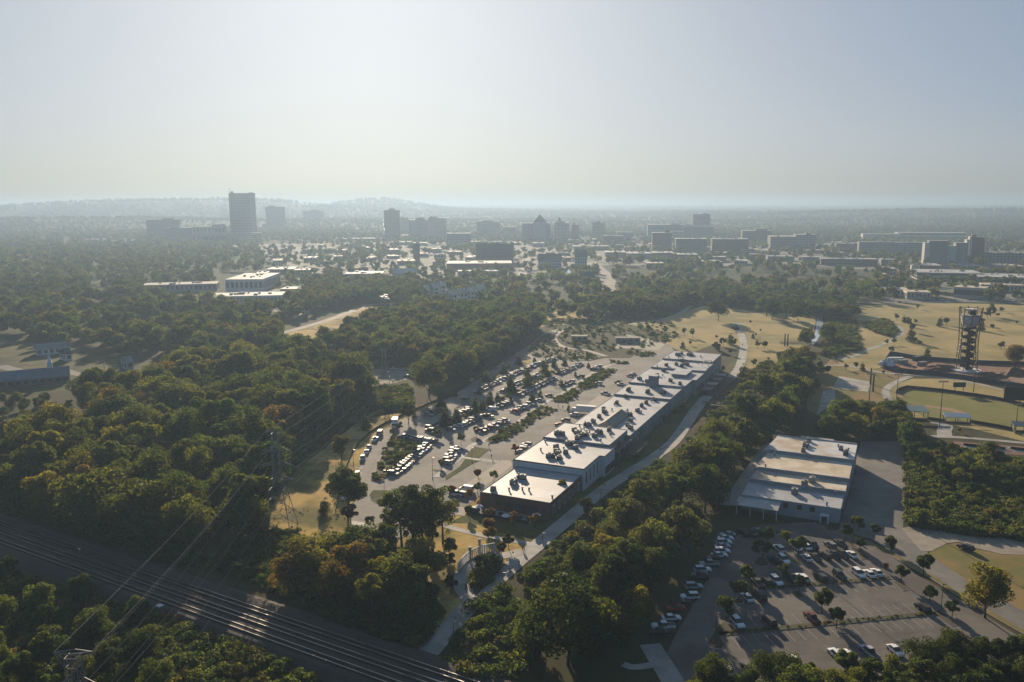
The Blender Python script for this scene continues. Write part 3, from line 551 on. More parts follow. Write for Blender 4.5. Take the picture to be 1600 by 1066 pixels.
# ------------------------------------------------------------------ town buildings
WALLS = dict(grey=mat('tower_grey', (.19, .195, .2), (.165, .17, .175), scale=.02), dark=mat('tower_dark', (.09, .095, .1), (.075, .08, .085), scale=.02), concrete=CONCW, tan=TAN, brick=mat('town_brick', (.2, .105, .075), (.16, .085, .065), scale=.1), white=WHITEWALL, cream=mat('cream_wall', (.45, .4, .32), (.39, .35, .28), scale=.1), teal=TEAL, blue=mat('pale_blue_wall', (.35, .4, .43), (.3, .35, .38)))
ROOFS = dict(white=mat('town_membrane', (.42, .42, .42), (.33, .33, .33), rough=.8, spec=.15, scale=.06, c3=(.27, .265, .26), scale3=.03), grey=mat('grey_roof', (.22, .22, .22), (.17, .17, .17), scale=.1), dark=DKROOF, tan=TAN_ROOF, blue=BLUEROOF, green=GREENROOF)
def town(name, label, cat, x0, x1, yb, h=None, yt=None, depth=None, wall='grey', roof='grey', win='grid', rot=0.0, plant=True, gable=0, floor=3.8, group=None, z0=0.0, bay=3.6):
    c = P((x0+x1)/2, yb, 0); k = proj(c)[2]; wdt = (x1-x0)*k/F
    if yt is not None: h = ztop((x0+x1)/2, yt, c)
    d = depth or wdt*.8
    if rot: wdt = max(4, (wdt-d*abs(math.sin(rot)))/math.cos(rot))
    face = -math.atan2(c.x, c.y)*.6+rot
    t = tag(empty(name, (c.x, c.y, z0), face), label, cat, group)
    cy = d/2
    b = MB(); b.box((0, cy, h/2), (wdt, d, h)); b.build('wall', WALLS[wall], t)
    b = MB()
    if gable:
        e = .5; g = h+gable
        b.add([(-wdt/2-e, -e, h), (wdt/2+e, -e, h), (wdt/2+e, d+e, h), (-wdt/2-e, d+e, h), (-wdt/2-e, d/2, g), (wdt/2+e, d/2, g)], [(0, 1, 5, 4), (2, 3, 4, 5), (1, 2, 5), (3, 0, 4), (3, 2, 1, 0)])
    else:
        b.box((0, cy, h+.2), (wdt+.4, d+.4, .4))
    b.build('roof', ROOFS[roof], t)
    if plant and not gable:
        rs = random.Random(int(x0*7+yb))
        n = 1 if h > 30 else max(2, min(9, int(wdt*d/260)))
        for _ in range(n):
            s_ = rs.uniform(.25, .45) if h > 30 else None
            sx, sy = (wdt*s_, d*s_) if s_ else (rs.uniform(1.5, 4), rs.uniform(1.5, 3)); sz = rs.uniform(3, 5) if h > 30 else rs.uniform(1, 2)
            b = MB(); b.box((rs.uniform(-.3, .3)*wdt, cy+rs.uniform(-.3, .3)*d, h+.4+sz/2), (sx, sy, sz)); b.build('roof_plant', [UNIT if h < 30 else WALLS[wall]], t)
    if win:
        b = MB(); nf = max(1, int(h/floor))
        for face_, L in ((0, wdt), (1, d), (2, d)):
            if L < 3: continue
            for i in range(nf):
                z = (i+.55)*h/nf; hh = h/nf*.5
                if win == 'band':
                    segs = [(0, L*.94)]
                else:
                    nc = max(1, int(L/bay)); segs = [(-L/2+L*(j+.5)/nc, L/nc*.55) for j in range(nc)]
                for s_, w_ in segs:
                    if face_ == 0: b.box((s_, -.03, z), (w_, .12, hh))
                    else: b.box(((1 if face_ == 1 else -1)*(wdt/2+.03), cy+s_, z), (.12, w_, hh))
        stuff(b.build('windows', GLASS, t))
    Mx = Matrix.Translation((c.x, c.y, 0))@Matrix.Rotation(face, 4, 'Z')
    fr_ = -(12+min(40, c.y*.03)) if h < 25 else -6
    FOOT.append([Mx@Vector(q) for q in ((-wdt/2-4, fr_, 0), (wdt/2+4, fr_, 0), (wdt/2+4, d+4, 0), (-wdt/2-4, d+4, 0))])
    return t, wdt, d, h
t, w_, d_, h_ = town('office_tower', 'tallest tower of the skyline, grey with ribbed floors and a mast', 'office tower', 358, 398, 373, yt=302, depth=26, wall='grey', win='band', rot=R(-24), floor=4.6, plant=False)
MB().box((-w_/2+4, d_/2, h_+3), (5, 8, 5.2)).build('roof_plant', WALLS['dark'], t); MB().tube((-w_/2+2, 4, h_), (-w_/2+2, 4, h_+15), .5, 5).build('mast', WALLS['dark'], t); MB().box((w_/2-5, d_/2, h_+1.4), (6, 10, 2)).build('roof_plant', WALLS['dark'], t)
b = MB(); [b.box((-w_/2+w_*(k+.5)/9, -.25, h_/2), (.9, .5, h_*.97)) for k in range(9)]; stuff(b.build('ribs', WALLS['grey'], t))
town('tower_podium', 'low wide podium at the foot of the tallest tower', 'building', 352, 408, 375.5, h=20, depth=20, wall='concrete', win='band', floor=5)
town('office_tower', 'dark slab tower just right of the tallest tower', 'office tower', 416, 448, 359, yt=323.5, depth=60, wall='dark', win='grid', rot=R(10))
town('office_tower', 'dark tower with a pale lit stair panel, third tower from the left of the skyline', 'office tower', 473.5, 504.5, 352.5, yt=329.5, depth=55, wall='dark', win='grid', rot=R(-6))
t, w_, d_, h_ = town('office_tower', 'slim dark tower standing alone left of the skyline centre', 'office tower', 600, 626, 371, yt=328.5, depth=36, wall='dark', win='band', rot=R(4))
MB().tube((0, d_/2, h_), (0, d_/2, h_+8), .4, 5).tube((6, d_/2, h_), (6, d_/2, h_+6), .3, 5).build('antenna', STEEL, t)
town('office_block', 'wide grey block with rooftop plant left of the tallest tower', 'office block', 232, 281, 374, yt=343, depth=40, wall='grey', win='grid')
town('silo_block', 'concrete block with tall vertical openings left of the tallest tower', 'office block', 303, 352, 378, yt=354, depth=30, wall='concrete', win='grid', floor=20, bay=9)
town('office_block', 'lower grey block between two wide blocks on the left of the skyline', 'office block', 263, 302, 378, yt=356, depth=30, wall='grey', win='grid')
town('office_block', 'pale narrow block right behind the slim dark tower', 'office block', 626, 638, 366, yt=340, depth=30, wall='concrete', win='grid')
t, w_, d_, h_ = town('hotel_block', 'broad mid-rise hotel with rounded rooftop house right of the slim dark tower', 'hotel', 639, 668, 373, yt=344, depth=40, wall='concrete')
MB().box((5, 14, h_+4), (24, 16, 8)).build('rooftop_house', WALLS['grey'], t)
town('office_block', 'mid-rise block with a white rooftop line beside the broad hotel', 'office block', 668, 697, 371, yt=341, depth=36, wall='grey')
town('office_block', 'pale low block below and right of the broad hotel', 'office block', 698, 735, 384, yt=365, depth=34, wall='concrete')
town('office_block', 'hazy long block far behind the skyline centre', 'office block', 745, 781, 369, yt=346, depth=40, wall='concrete', win='grid')
town('office_block', 'small hazy block right of the far long block', 'office block', 786, 806, 370, yt=355, depth=30, wall='grey')
def wide_tower(*a, **k): return town(*a, **k)
t, w_, d_, h_ = town('courthouse', 'wide stone building with a central pointed gable roof', 'building', 816, 860, 379, yt=349, depth=40, wall='concrete', win='grid', floor=5, plant=False)
gw = w_*.46; b = MB(); b.box((w_*.12, -1, (h_+4)/2), (gw, 8, h_+4), mi=1)
b.add([(w_*.12-gw/2-1, -5.5, h_+4), (w_*.12+gw/2+1, -5.5, h_+4), (w_*.12+gw/2+1, 30, h_+4), (w_*.12-gw/2-1, 30, h_+4), (w_*.12, 8, h_+23)], [(0, 1, 4), (1, 2, 4), (2, 3, 4), (3, 0, 4), (3, 2, 1, 0)]); b.build('gable_roof', [DKROOF, WALLS['concrete']], t)
t, w_, d_, h_ = town('stepped_block', 'stone block with a stepped top and small dome lantern', 'office block', 865, 889, 376, yt=349, depth=34, wall='concrete', plant=False)
b = MB(); b.box((-4, d_/2, h_+3), (w_*.6, d_*.6, 6)).box((-5, d_/2, h_+8), (9, 9, 5)).ball((-5, d_/2, h_+11), 5, 10, 6); b.build('lantern', WALLS['concrete'], t)
town('office_tower', 'slender brown tower left of the two brown towers', 'office tower', 893.5, 904.5, 377, yt=351, depth=22, wall='brick')
town('office_tower', 'taller brown tower with sunlit side right of the slender brown one', 'office tower', 924, 944, 376, yt=348, depth=24, wall='tan', rot=R(-14))
town('office_block', 'flat dark block in front of the taller brown tower', 'office block', 942, 974, 382, yt=369, depth=24, wall='dark')
town('office_block', 'pale block with a light roof right of the brown towers', 'office block', 964, 988, 378, yt=363, depth=30, wall='cream', roof='white')
town('apartment_block', 'long hazy apartment block behind the brick-fronted block', 'apartments', 1012, 1068, 375, yt=351.5, depth=40, wall='concrete')
town('office_block', 'brick-fronted block of many windows near the glass tower', 'office block', 1019, 1049, 391, yt=364, depth=30, wall='brick', roof='white')
town('office_block', 'pale block squeezed between brick-fronted block and glass tower', 'office block', 1048, 1068, 377, yt=362, depth=28, wall='concrete')
town('glass_tower', 'banded glass tower rising from a wider base on the right of the skyline', 'office tower', 1081, 1110, 368, yt=335, depth=34, wall='concrete', win='band', rot=R(8), plant=True)
town('podium_block', 'wide glazed base below the banded glass tower', 'office block', 1064, 1114, 372.5, yt=354, depth=20, wall='grey', win='grid')
town('office_block', 'long office with a pale roof in front of the glass tower base', 'office block', 1056, 1104, 396, yt=373.5, depth=40, wall='grey', roof='white', win='grid')
town('office_block', 'long brick office block right of the glass tower', 'office block', 1113, 1168, 396, yt=374, depth=40, wall='brick', win='grid')
town('office_block', 'low hazy block behind the long brick office', 'office block', 1160, 1204, 381, yt=361, depth=40, wall='brick')
town('civic_hall', 'wide low hall with a flat overhanging roof right of the brick office', 'hall', 1204, 1242, 391, yt=370, depth=60, wall='grey', roof='white', win='grid')
town('civic_hall', 'narrower hall with an upturned canopy roof beside the wide low hall', 'hall', 1243, 1273, 391, yt=367, depth=40, wall='concrete', roof='grey')
town('apartment_block', 'long five-storey apartments left of the white-panelled tower blocks', 'apartments', 1345, 1442, 398, yt=379, depth=24, wall='concrete', win='grid')
town('apartment_block', 'brown apartment wing at the left end of the long apartments', 'apartments', 1307, 1345, 394, yt=381, depth=24, wall='brick')
town('warehouse_block', 'very long pale roofed building on the wooded edge of town', 'warehouse', 1406, 1505, 374, yt=364, depth=50, wall='cream', roof='white', win='band', floor=6)
town('warehouse_block', 'cream end of the long pale building by the wooded edge', 'warehouse', 1350, 1404, 374, yt=366, depth=40, wall='cream', roof='white', win=None)
for x0, x1, yt_, wl, lb in ((1443, 1450.5, 380, 'white', 'white end bay of the tall apartment block on the right'), (1450.5, 1478, 377, 'concrete', 'grey middle of the tall apartment block on the right'), (1478, 1492, 385, 'white', 'white projecting bay of the tall apartment block on the right'), (1492, 1509, 380, 'concrete', 'grey right wing of the tall apartment block')):
    town('apartment_block', lb, 'apartments', x0, x1, 417, yt=yt_, depth=20, wall=wl, win='grid', floor=3.2, bay=3, plant=False)
town('apartment_block', 'brown corner tower at the right end of the tall apartments', 'apartments', 1514, 1534, 413, yt=371, depth=20, wall='brick', win='grid', floor=3.2)
town('apartment_block', 'white slab right behind the brown corner tower', 'apartments', 1533, 1543, 411, yt=378, depth=18, wall='white', floor=3.2)
town('apartment_block', 'narrow white slab left of the brown corner tower', 'apartments', 1508, 1515, 414, yt=375, depth=18, wall='white', floor=3.2)
town('apartment_block', 'four-storey apartments at the right edge of the photo', 'apartments', 1543, 1625, 415, yt=396, depth=24, wall='grey', win='grid', floor=3.4, bay=5)
town('market_shed', 'low pavilion with a long pale roof before the right-hand apartments', 'building', 1285, 1368, 415, yt=405, depth=26, wall='dark', roof='white', win='band', floor=5)
town('market_shed', 'low dark shed with a raised white roof left of the long pavilion', 'building', 1200, 1240, 408, yt=401, depth=24, wall='dark', roof='white', win=None)
town('market_shed', 'low shed with two thin white roofs beside the pavilion', 'building', 1254, 1284, 409, yt=402, depth=20, wall='dark', roof='white', win=None)
town('market_shed', 'small square pavilion with a white flat roof near the apartments', 'building', 1377, 1397, 418, yt=406, depth=22, wall='dark', roof='white', win=None)
town('stair_tower', 'small white tower with a flat cap at the left of the long school', 'building', 1424, 1436, 428, yt=415, depth=10, wall='cream', roof='white', win=None)
town('school', 'long low school with a flat pale roof on the right', 'school', 1437, 1530, 438, yt=427, depth=60, wall='cream', roof='white', win='band', floor=4)
town('school', 'right half of the long low school by the field', 'school', 1530, 1640, 444, yt=434, depth=60, wall='cream', roof='white', win='band', floor=4)
town('school', 'cream two-storey hall beside the field road', 'school', 1487, 1540, 466, yt=450, depth=24, wall='cream', roof='tan', win='band', floor=6, rot=R(-20))
town('school', 'cream wing right of the two-storey hall', 'school', 1540, 1598, 456, yt=446, depth=24, wall='cream', roof='tan', win='grid', floor=6)
town('office_block', 'low cream offices with flat roofs left of the school', 'office block', 1382, 1418, 463, yt=453, depth=26, wall='cream', roof='tan', win='grid')
town('office_block', 'low cream office annexe nearest the field road', 'office block', 1418, 1452, 468, yt=457, depth=22, wall='cream', roof='tan', win='grid')
for i, (x0, x1, yb) in enumerate(((946, 978, 402), (980, 1018, 404), (1020, 1052, 403), (1054, 1090, 406))):
    town('shop_row', ('grey shop block with a bright patched roof at the left end of the terrace', 'second shop block of the terrace, with a long bright roof', 'third shop block of the terrace, with a cluttered roof', 'shop block at the right end of the bright-roofed terrace')[i], 'shop', x0, x1, yb, h=9, depth=50, wall='grey', roof='white', win='grid')
# school left of the centre
t, w_, d_, h_ = town('long_school', 'large white-roofed school with a glazed front left of centre', 'school', 345, 419, 456, yt=437, depth=90, wall='white', roof='white', win='grid', floor=12, bay=5, rot=R(-8))
town('school_wing', 'long low grey wing left of the large white-roofed school', 'school', 226, 336, 456, yt=445, depth=30, wall='grey', roof='grey', win='grid', floor=6, bay=5)
town('school_wing', 'low white-roofed block in front of the glazed school', 'school', 330, 444, 476, yt=463, depth=36, wall='white', roof='white', win='grid', floor=5)
town('school_wing', 'small white-roofed block with mullions right of the glazed school', 'school', 400, 417, 446, yt=428, depth=40, wall='white', roof='white', win='grid', floor=10)
town('long_shed', 'long pale shed with a bright ridge right of the trees', 'shed', 540, 598, 437, yt=428, depth=40, wall='blue', roof='white', win=None)
town('gabled_shed', 'pale blue gabled shed at the end of the long shed', 'shed', 614, 650, 437, h=9, depth=34, wall='blue', roof='white', win=None, gable=5)
town('long_shop', 'long flat-roofed shop with rooftop boxes near the church', 'shop', 698, 800, 422, yt=412, depth=60, wall='brick', roof='white', win='band', floor=6)
town('long_shop', 'narrow bright roofed shed in front of the long shop', 'shop', 715, 790, 430, yt=424, depth=20, wall='grey', roof='white', win=None)
town('church_hall', 'long church hall with a dark pitched roof in the centre', 'church', 744, 802, 412, h=16, depth=46, wall='brick', roof='dark', win='grid', floor=8, gable=17)
town('church_tower', 'brick church tower with a pointed cap left of the church hall', 'church', 646, 656, 409, h=19, depth=12, wall='brick', roof='dark', gable=12, win=None)
for i, (x0, x1, yb) in enumerate(((662, 676, 466), (674, 690, 462), (686, 700, 459), (700, 718, 474), (716, 734, 472), (732, 750, 469), (746, 762, 464))):
    town('townhouse', f'white-gabled townhouse with a tan roof, {nth(i)} from the left below the shed trees', 'townhouse', x0, x1, yb, h=9, depth=14, wall='white', roof='tan', win='grid', gable=5, rot=R(20), group='townhouses left of the river')
town('town_house', 'pale blue house with steep dark gables beside the straight street', 'house', 841, 858, 419, h=12, depth=24, wall='blue', roof='dark', gable=10)
town('town_house', 'pale blue house with two dormers right of the other pale blue house', 'house', 858, 877, 419, h=12, depth=24, wall='blue', roof='dark', gable=10)
town('town_house', 'turquoise house with a dark gabled roof by the river', 'house', 898, 917, 416, h=17, depth=24, wall='teal', roof='dark', gable=9)
town('town_house', 'dark roofed house in the trees below the river road', 'house', 905, 928, 444, h=8, depth=20, wall='grey', roof='dark', gable=7)
# bright low roofs among the trees, left to right in three bands of the town
LOW = [(290, 318, 452, 'far'), (135, 165, 379, 'far'), (165, 190, 381, 'far'), (185, 205, 380, 'far'), (415, 460, 428, 'near'), (460, 488, 431, 'near'), (436, 473, 459, 'near'), (425, 445, 415, 'mid'), (470, 490, 396, 'mid'), (473, 494, 409, 'mid'), (511, 540, 395, 'mid'), (492, 505, 367, 'far'), (506, 520, 369, 'far'), (534, 560, 361, 'far'), (560, 590, 364, 'far'), (587, 605, 357, 'far'), (568, 582, 393, 'mid'), (535, 588, 376, 'far'),
       (607, 642, 383, 'far'), (643, 668, 384, 'far'), (627, 642, 371, 'far'), (676, 694, 404, 'mid'), (620, 650, 414, 'mid'), (650, 668, 402, 'mid'), (700, 725, 398, 'mid'), (585, 604, 474, 'near'), (600, 612, 481, 'near'), (735, 760, 383, 'far'), (765, 790, 381, 'far'), (800, 815, 383, 'far'), (830, 850, 386, 'far'), (895, 955, 391, 'far'), (958, 975, 388, 'far'), (880, 896, 408, 'mid'), (1170, 1195, 404, 'mid'), (1195, 1215, 398, 'mid'),
       (1330, 1360, 386, 'far'), (1300, 1322, 402, 'mid'), (1440, 1470, 424, 'mid'), (1500, 1530, 421, 'mid'), (1560, 1600, 424, 'mid'), (1575, 1600, 402, 'far'), (982, 990, 411, 'mid'), (1044, 1058, 422, 'mid'), (330, 352, 371, 'far'), (500, 530, 352, 'far'), (400, 416, 359, 'far'), (448, 470, 358, 'far'), (400, 418, 443, 'near'), (380, 400, 448, 'near'), (1385, 1400, 430, 'mid'), (560, 580, 409, 'mid'), (780, 800, 395, 'mid'), (1010, 1040, 420, 'mid')]
_rs = random.Random(44); _tries = 0
while len(LOW) < 96 and _tries < 900:
    _tries += 1; _x = _rs.uniform(470, 1300); _y = _rs.choice((_rs.uniform(374, 392), _rs.uniform(392, 418))); _w = _rs.uniform(12, 34)*(.7 if _y < 392 else 1)
    q_ = [P(_x, _y), P(_x+_w, _y), P(_x+_w/2, _y-3)]
    if any(inpoly(p_.x, p_.y, f_) for p_ in q_ for f_ in FOOT) or any(abs(_x+_w/2-(o_[0]+o_[1])/2) < (_w+o_[1]-o_[0])*.62 and abs(_y-o_[2]) < 7 for o_ in LOW): continue
    if 800 < _x+_w and _x < 835 and _y > 392 or 905 < _x+_w and _x < 960 and _y > 398: continue
    LOW.append((_x, _x+_w, _y, 'far' if _y < 392 else 'mid'))
BAND = dict(near='nearest the museum woods', mid='in the middle town', far='along the far town edge')
for bd in ('near', 'mid', 'far'):
    rs = random.Random(5)
    for i, (x0, x1, yb, _) in enumerate(sorted(q for q in LOW if q[3] == bd)):
        rf_ = rs.choice(('white', 'white', 'grey', 'tan')); wl = rs.choice(('grey', 'brick', 'tan', 'concrete'))
        town('low_building', f'low {dict(grey="grey", brick="brick", tan="tan", concrete="pale")[wl]} {rf_}-roofed building, {nth(i)} from the left {BAND[bd]}', 'building', x0, x1, yb, h=rs.uniform(5, 9), depth=rs.uniform(20, 50), wall=wl, roof=rf_, win='grid', rot=rs.uniform(-.3, .3), group='low flat-roofed buildings of the town')
# houses and the chapel left
town('white_house', 'long white bungalow with a grey roof on the left', 'house', 58, 105, 554, h=4.5, depth=10, wall='white', roof='grey', win='grid', gable=3, rot=R(18), floor=4)
town('white_house', 'small white gabled house right of the white bungalow', 'house', 98, 118, 564, h=4.5, depth=10, wall='white', roof='dark', win='grid', gable=3.5, rot=R(30), floor=4)
town('white_house', 'small pale house half hidden in the trees by the street bend', 'house', 198, 210, 578, h=5, depth=9, wall='blue', roof='grey', win='grid', gable=3, rot=R(30), floor=4)
t, w_, d_, h_ = town('chapel', 'chapel with a slate blue roof and thin white steeple on the left', 'church', -20, 104, 603, h=3.6, depth=15, wall='brick', roof='blue', win='grid', gable=4.5, rot=R(10), floor=4)
b = MB(); b.box((12, d_/2, h_+6), (2.6, 2.6, 3.4)).box((12, d_/2, h_+8.2), (1.8, 1.8, 2)).tube((12, d_/2, h_+9), (12, d_/2, h_+17), .75, 6, r2=.05); b.build('steeple', WHITEWALL, t)
# ------------------------------------------------------------------ trees
def leaf_mesh(name, seed, h, rw, nl, cards, size, trunk_f=.22, shape='broad', mats=None, inner=.15, lobe=1.0, tcol=(.75, 1.3)):
    g = np.random.default_rng(seed)
    ch = h*(1-trunk_f)                        # crown height
    if shape == 'broad':
        th = g.uniform(0, 2*np.pi, nl); ph = np.arccos(g.uniform(-.8 if trunk_f != .16 or h < 20 else -1, 1, nl)); k = g.uniform(.4, .84 if h < 20 else .98, nl)
        c = np.stack([np.sin(ph)*np.cos(th)*rw*k, np.sin(ph)*np.sin(th)*rw*k, h*trunk_f+ch*.5+np.cos(ph)*ch*.5*k], 1)
        r = g.uniform(.17, .46, nl)*rw*lobe
    elif shape == 'cone':
        t = np.sqrt(g.uniform(0, 1, nl)); zz = h*trunk_f+ch*(1-t)*.96; th = g.uniform(0, 2*np.pi, nl)
        rr = rw*(t*.62+.05)*g.uniform(.6, 1, nl); c = np.stack([rr*np.cos(th), rr*np.sin(th), zz], 1); r = rw*(.2+.3*t)
    elif shape == 'mound':
        th = g.uniform(0, 2*np.pi, nl); k = np.sqrt(g.uniform(0, 1, nl))*.75
        c = np.stack([np.cos(th)*rw*k, np.sin(th)*rw*k, h*(.25+.35*(1-k)*g.uniform(.5, 1.3, nl))], 1); r = g.uniform(.25, .45, nl)*min(rw, h*1.4)
    w_ = r**2/np.sum(r**2); li = g.choice(nl, cards, p=w_)
    d = g.normal(size=(cards, 3)); d[:, 2] += .35; d /= np.linalg.norm(d, axis=1)[:, None]
    rad_ = r[li]*np.where(g.uniform(size=cards) < inner, g.uniform(.2, .8, cards), g.uniform(.82, 1.12, cards))
    p = c[li]+d*rad_[:, None]*np.array([1, 1, .82])
    nrm = d+g.normal(size=(cards, 3))*.55; nrm /= np.linalg.norm(nrm, axis=1)[:, None]
    a = np.cross(nrm, g.normal(size=(cards, 3))); a /= np.linalg.norm(a, axis=1)[:, None]; bb = np.cross(nrm, a)
    s_ = size*g.uniform(.55, 1.35, cards)[:, None]
    V = np.stack([p-a*s_*.5, p-bb*s_*.36+nrm*s_*.08, p+a*s_*.5, p+bb*s_*.36+nrm*s_*.08], 1).reshape(-1, 3)
    V[:, 2] = np.maximum(V[:, 2], .03)
    me = bpy.data.meshes.new(name); n = cards
    me.vertices.add(4*n); me.vertices.foreach_set('co', V.astype(np.float32).ravel())
    me.loops.add(4*n); me.loops.foreach_set('vertex_index', np.arange(4*n, dtype=np.int32))
    me.polygons.add(n); me.polygons.foreach_set('loop_start', np.arange(0, 4*n, 4, dtype=np.int32))
    at = me.attributes.new('tint', 'FLOAT_COLOR', 'FACE')
    lt = g.uniform(*tcol, nl)[li]*g.uniform(.8, 1.2, cards); hue = g.uniform(-.12, .16, nl)[li]
    cc = np.stack([lt*(1+hue), lt, lt*(1-hue), np.ones(n)], 1); at.data.foreach_set('color', cc.astype(np.float32).ravel())
    me.materials.append(mats or LEAF); me.update(calc_edges=True); me.validate(); return me
def trunk_mesh(seed, h, r, trunk_f=.22, limbs=4, spread=.5):
    rs = random.Random(seed); b = MB(); top = h*trunk_f; lean = (rs.uniform(-.03, .03)*h, rs.uniform(-.03, .03)*h)
    b.tube((0, 0, -.1), (lean[0]*.4, lean[1]*.4, top*1.05), r*1.25, 7, r2=r*.85); b.tube((lean[0]*.4, lean[1]*.4, top), (lean[0], lean[1], h*.72), r*.8, 6, r2=r*.25)
    for k in range(limbs):
        a = 2*math.pi*k/limbs+rs.uniform(-.4, .4); z0 = top*rs.uniform(.9, 1.5); L = h*spread*rs.uniform(.5, .8)
        b.tube((lean[0]*.5, lean[1]*.5, z0), (math.cos(a)*L*.6, math.sin(a)*L*.6, z0+L*.75), r*.42, 5, r2=r*.12)
    return b.mesh('trunk', BARK)
FH = 15.0
FOREST = [(leaf_mesh('crown', 11+i, FH, rw, nl, 7000, .6, tf), trunk_mesh(i, FH, .28, tf)) for i, (rw, nl, tf) in enumerate(((6.4, 26, .14), (5.4, 22, .16), (7.2, 32, .12), (4.6, 20, .12), (5.8, 22, .18), (6.8, 34, .1)))]
SCRUB = [(leaf_mesh('crown', 71+i, 6, 2.6, 13, 1500, .48, .08), trunk_mesh(40+i, 6, .12, .1)) for i in range(3)]
YOUNG = [(leaf_mesh('crown', 31+i, 5, rw, nl, 2000, .34, .2), trunk_mesh(20+i, 5, .09, .28, 3)) for i, (rw, nl) in enumerate(((2.0, 12), (1.75, 10), (1.5, 11)))]
TALL = [(leaf_mesh('crown', 51+i, 22, rw, 34, 5200, .58, .16), trunk_mesh(30+i, 22, .36, .3, 5, .4)) for i, rw in enumerate((3.9, 4.7))]
CONE = [(leaf_mesh('crown', 81+i, 7, rw, 34, 3200, .36, .03, 'cone'), trunk_mesh(50+i, 7, .12, .08, 0)) for i, rw in enumerate((2.5, 2.1))]
PINE = [(leaf_mesh('crown', 91, 8, 2.5, 22, 1400, .45, .08, 'cone', tcol=(.6, 1.2)), trunk_mesh(60, 8, .14, .1, 0))]
VASE = [(leaf_mesh('crown', 95+i, 6, 1.9, 12, 1200, .4, .3, tcol=(.8, 1.15)), trunk_mesh(65+i, 6, .1, .33, 4)) for i in range(2)]
PAL = dict(dark=((.034, .052, .016), 'dark green'), green=((.055, .082, .021), 'green'), olive=((.073, .094, .024), 'olive'), yellow=((.125, .132, .026), 'yellow-green'), brown=((.09, .074, .028), 'russet-brown'), grey=((.07, .084, .04), 'grey-green'), red=((.13, .03, .016), 'red'), gold=((.14, .1, .03), 'golden'))
def plant_tree(name, cat, pos, h, base_h, kit, pal, label, group=None, rz=None):
    rc = PAL[pal][0]; j = rnd.uniform(.72, 1.04); col = tuple(v*j for v in rc)
    t = tag(empty(name, (pos.x, pos.y, pos.z), rnd.uniform(0, 6.28) if rz is None else rz), label, cat, group)
    s = h/base_h; sw = s*rnd.uniform(.85, 1.15)
    put('crown', kit[0], t, col=col, sc=(sw*rnd.uniform(.86, 1.14), sw, s)); put('trunk', kit[1], t, sc=(s, s, s)); return t
# --- woods: zones by the ground they stand on
ZONES = [  # phrase, outline, spacing, heights, palette weights, kit
 ('wood beyond the railway', [(0, 648), (0, 795), (190, 850), (330, 890), (392, 850), (412, 800), (430, 740), (480, 692), (550, 655), (575, 625), (560, 596), (480, 565), (300, 592), (230, 626), (100, 640), (90, 628), (0, 622)], 11, (13, 22), 'dark green green olive olive yellow brown', FOREST),
 ('old wood behind the houses', [(0, 440), (0, 522), (110, 535), (230, 562), (330, 598), (560, 596), (562, 560), (500, 545), (440, 520), (430, 492), (330, 485), (230, 462), (100, 445)], 12, (10, 19), 'dark green green grey olive olive brown', FOREST),
 ('tall wood left of the museum car park', [(500, 545), (520, 560), (640, 572), (700, 605), (740, 585), (790, 556), (828, 528), (846, 512), (800, 486), (700, 490), (600, 500), (560, 512)], 9, (10, 18), 'green olive olive grey brown brown yellow', FOREST),
 ('tree line by the far road', [(470, 470), (480, 488), (560, 478), (640, 480), (670, 470), (650, 448), (560, 446), (490, 446)], 10, (12, 17), 'dark dark green grey', FOREST),
 ('belt beside the greenway', [(780, 1066), (815, 1000), (850, 955), (895, 915), (945, 868), (1000, 810), (1050, 770), (1105, 722), (1150, 682), (1188, 645), (1212, 600), (1222, 565), (1262, 570), (1262, 620), (1218, 680), (1178, 730), (1155, 760), (1118, 815), (1088, 860), (1060, 900), (1022, 965), (1010, 1020), (960, 1045), (900, 1066)], 9, (8, 17), 'dark green green olive olive yellow grey', FOREST),
 ('copse between railway and lawn', [(445, 930), (480, 900), (560, 888), (640, 895), (668, 920), (660, 985), (640, 1010), (590, 985), (510, 950)], 6.4, (11, 15), 'dark green green olive yellow brown', FOREST),
 ('wood in front of the railway', [(-40, 900), (110, 935), (210, 965), (245, 1010), (270, 1120), (-40, 1120)], 9.5, (6, 10), 'dark dark green dark olive', FOREST),  # dark-weighted palette puts the corner's shade and vignetting into the leaf colour
 ('clump behind the warehouse', [(1292, 690), (1285, 665), (1330, 655), (1405, 660), (1440, 692), (1420, 712), (1370, 690)], 6.8, (9, 13), 'dark dark green olive', FOREST),
 ('thicket beside the access road', [(1424, 705), (1500, 715), (1620, 735), (1620, 780), (1500, 765), (1428, 745)], 6.5, (6, 9), 'dark green olive yellow', FOREST),
 ('scrub beside the gravel track', [(1424, 745), (1500, 765), (1620, 780), (1620, 840), (1500, 828), (1424, 818)], 5.5, (2.2, 4.6), 'dark olive yellow olive', FOREST),
 ('hedge of trees along the bottom of the front car park', [(1060, 1085), (1200, 1075), (1330, 1070), (1400, 1052), (1500, 1035), (1640, 1030), (1680, 1120), (1060, 1150)], 5.6, (7, 10), 'dark dark green olive', FOREST),
 ('trees along the stream', [(1180, 500), (1200, 488), (1260, 488), (1268, 505), (1258, 540), (1264, 560), (1290, 548), (1300, 528), (1282, 536), (1290, 500), (1330, 505), (1340, 495), (1310, 480), (1240, 470), (1190, 480)], 8.5, (9, 15), 'green dark olive grey yellow', FOREST),
 ('clumps behind the museum lawn', [(930, 492), (985, 496), (1040, 492), (1062, 478), (1100, 474), (1180, 484), (1195, 470), (1130, 455), (1050, 455), (1000, 468), (950, 475)], 10, (12, 17), 'dark green green grey', FOREST),
 ('trees at the corner of the river road', [(780, 500), (830, 496), (845, 480), (820, 470), (780, 474)], 9, (12, 16), 'dark green', FOREST),
]
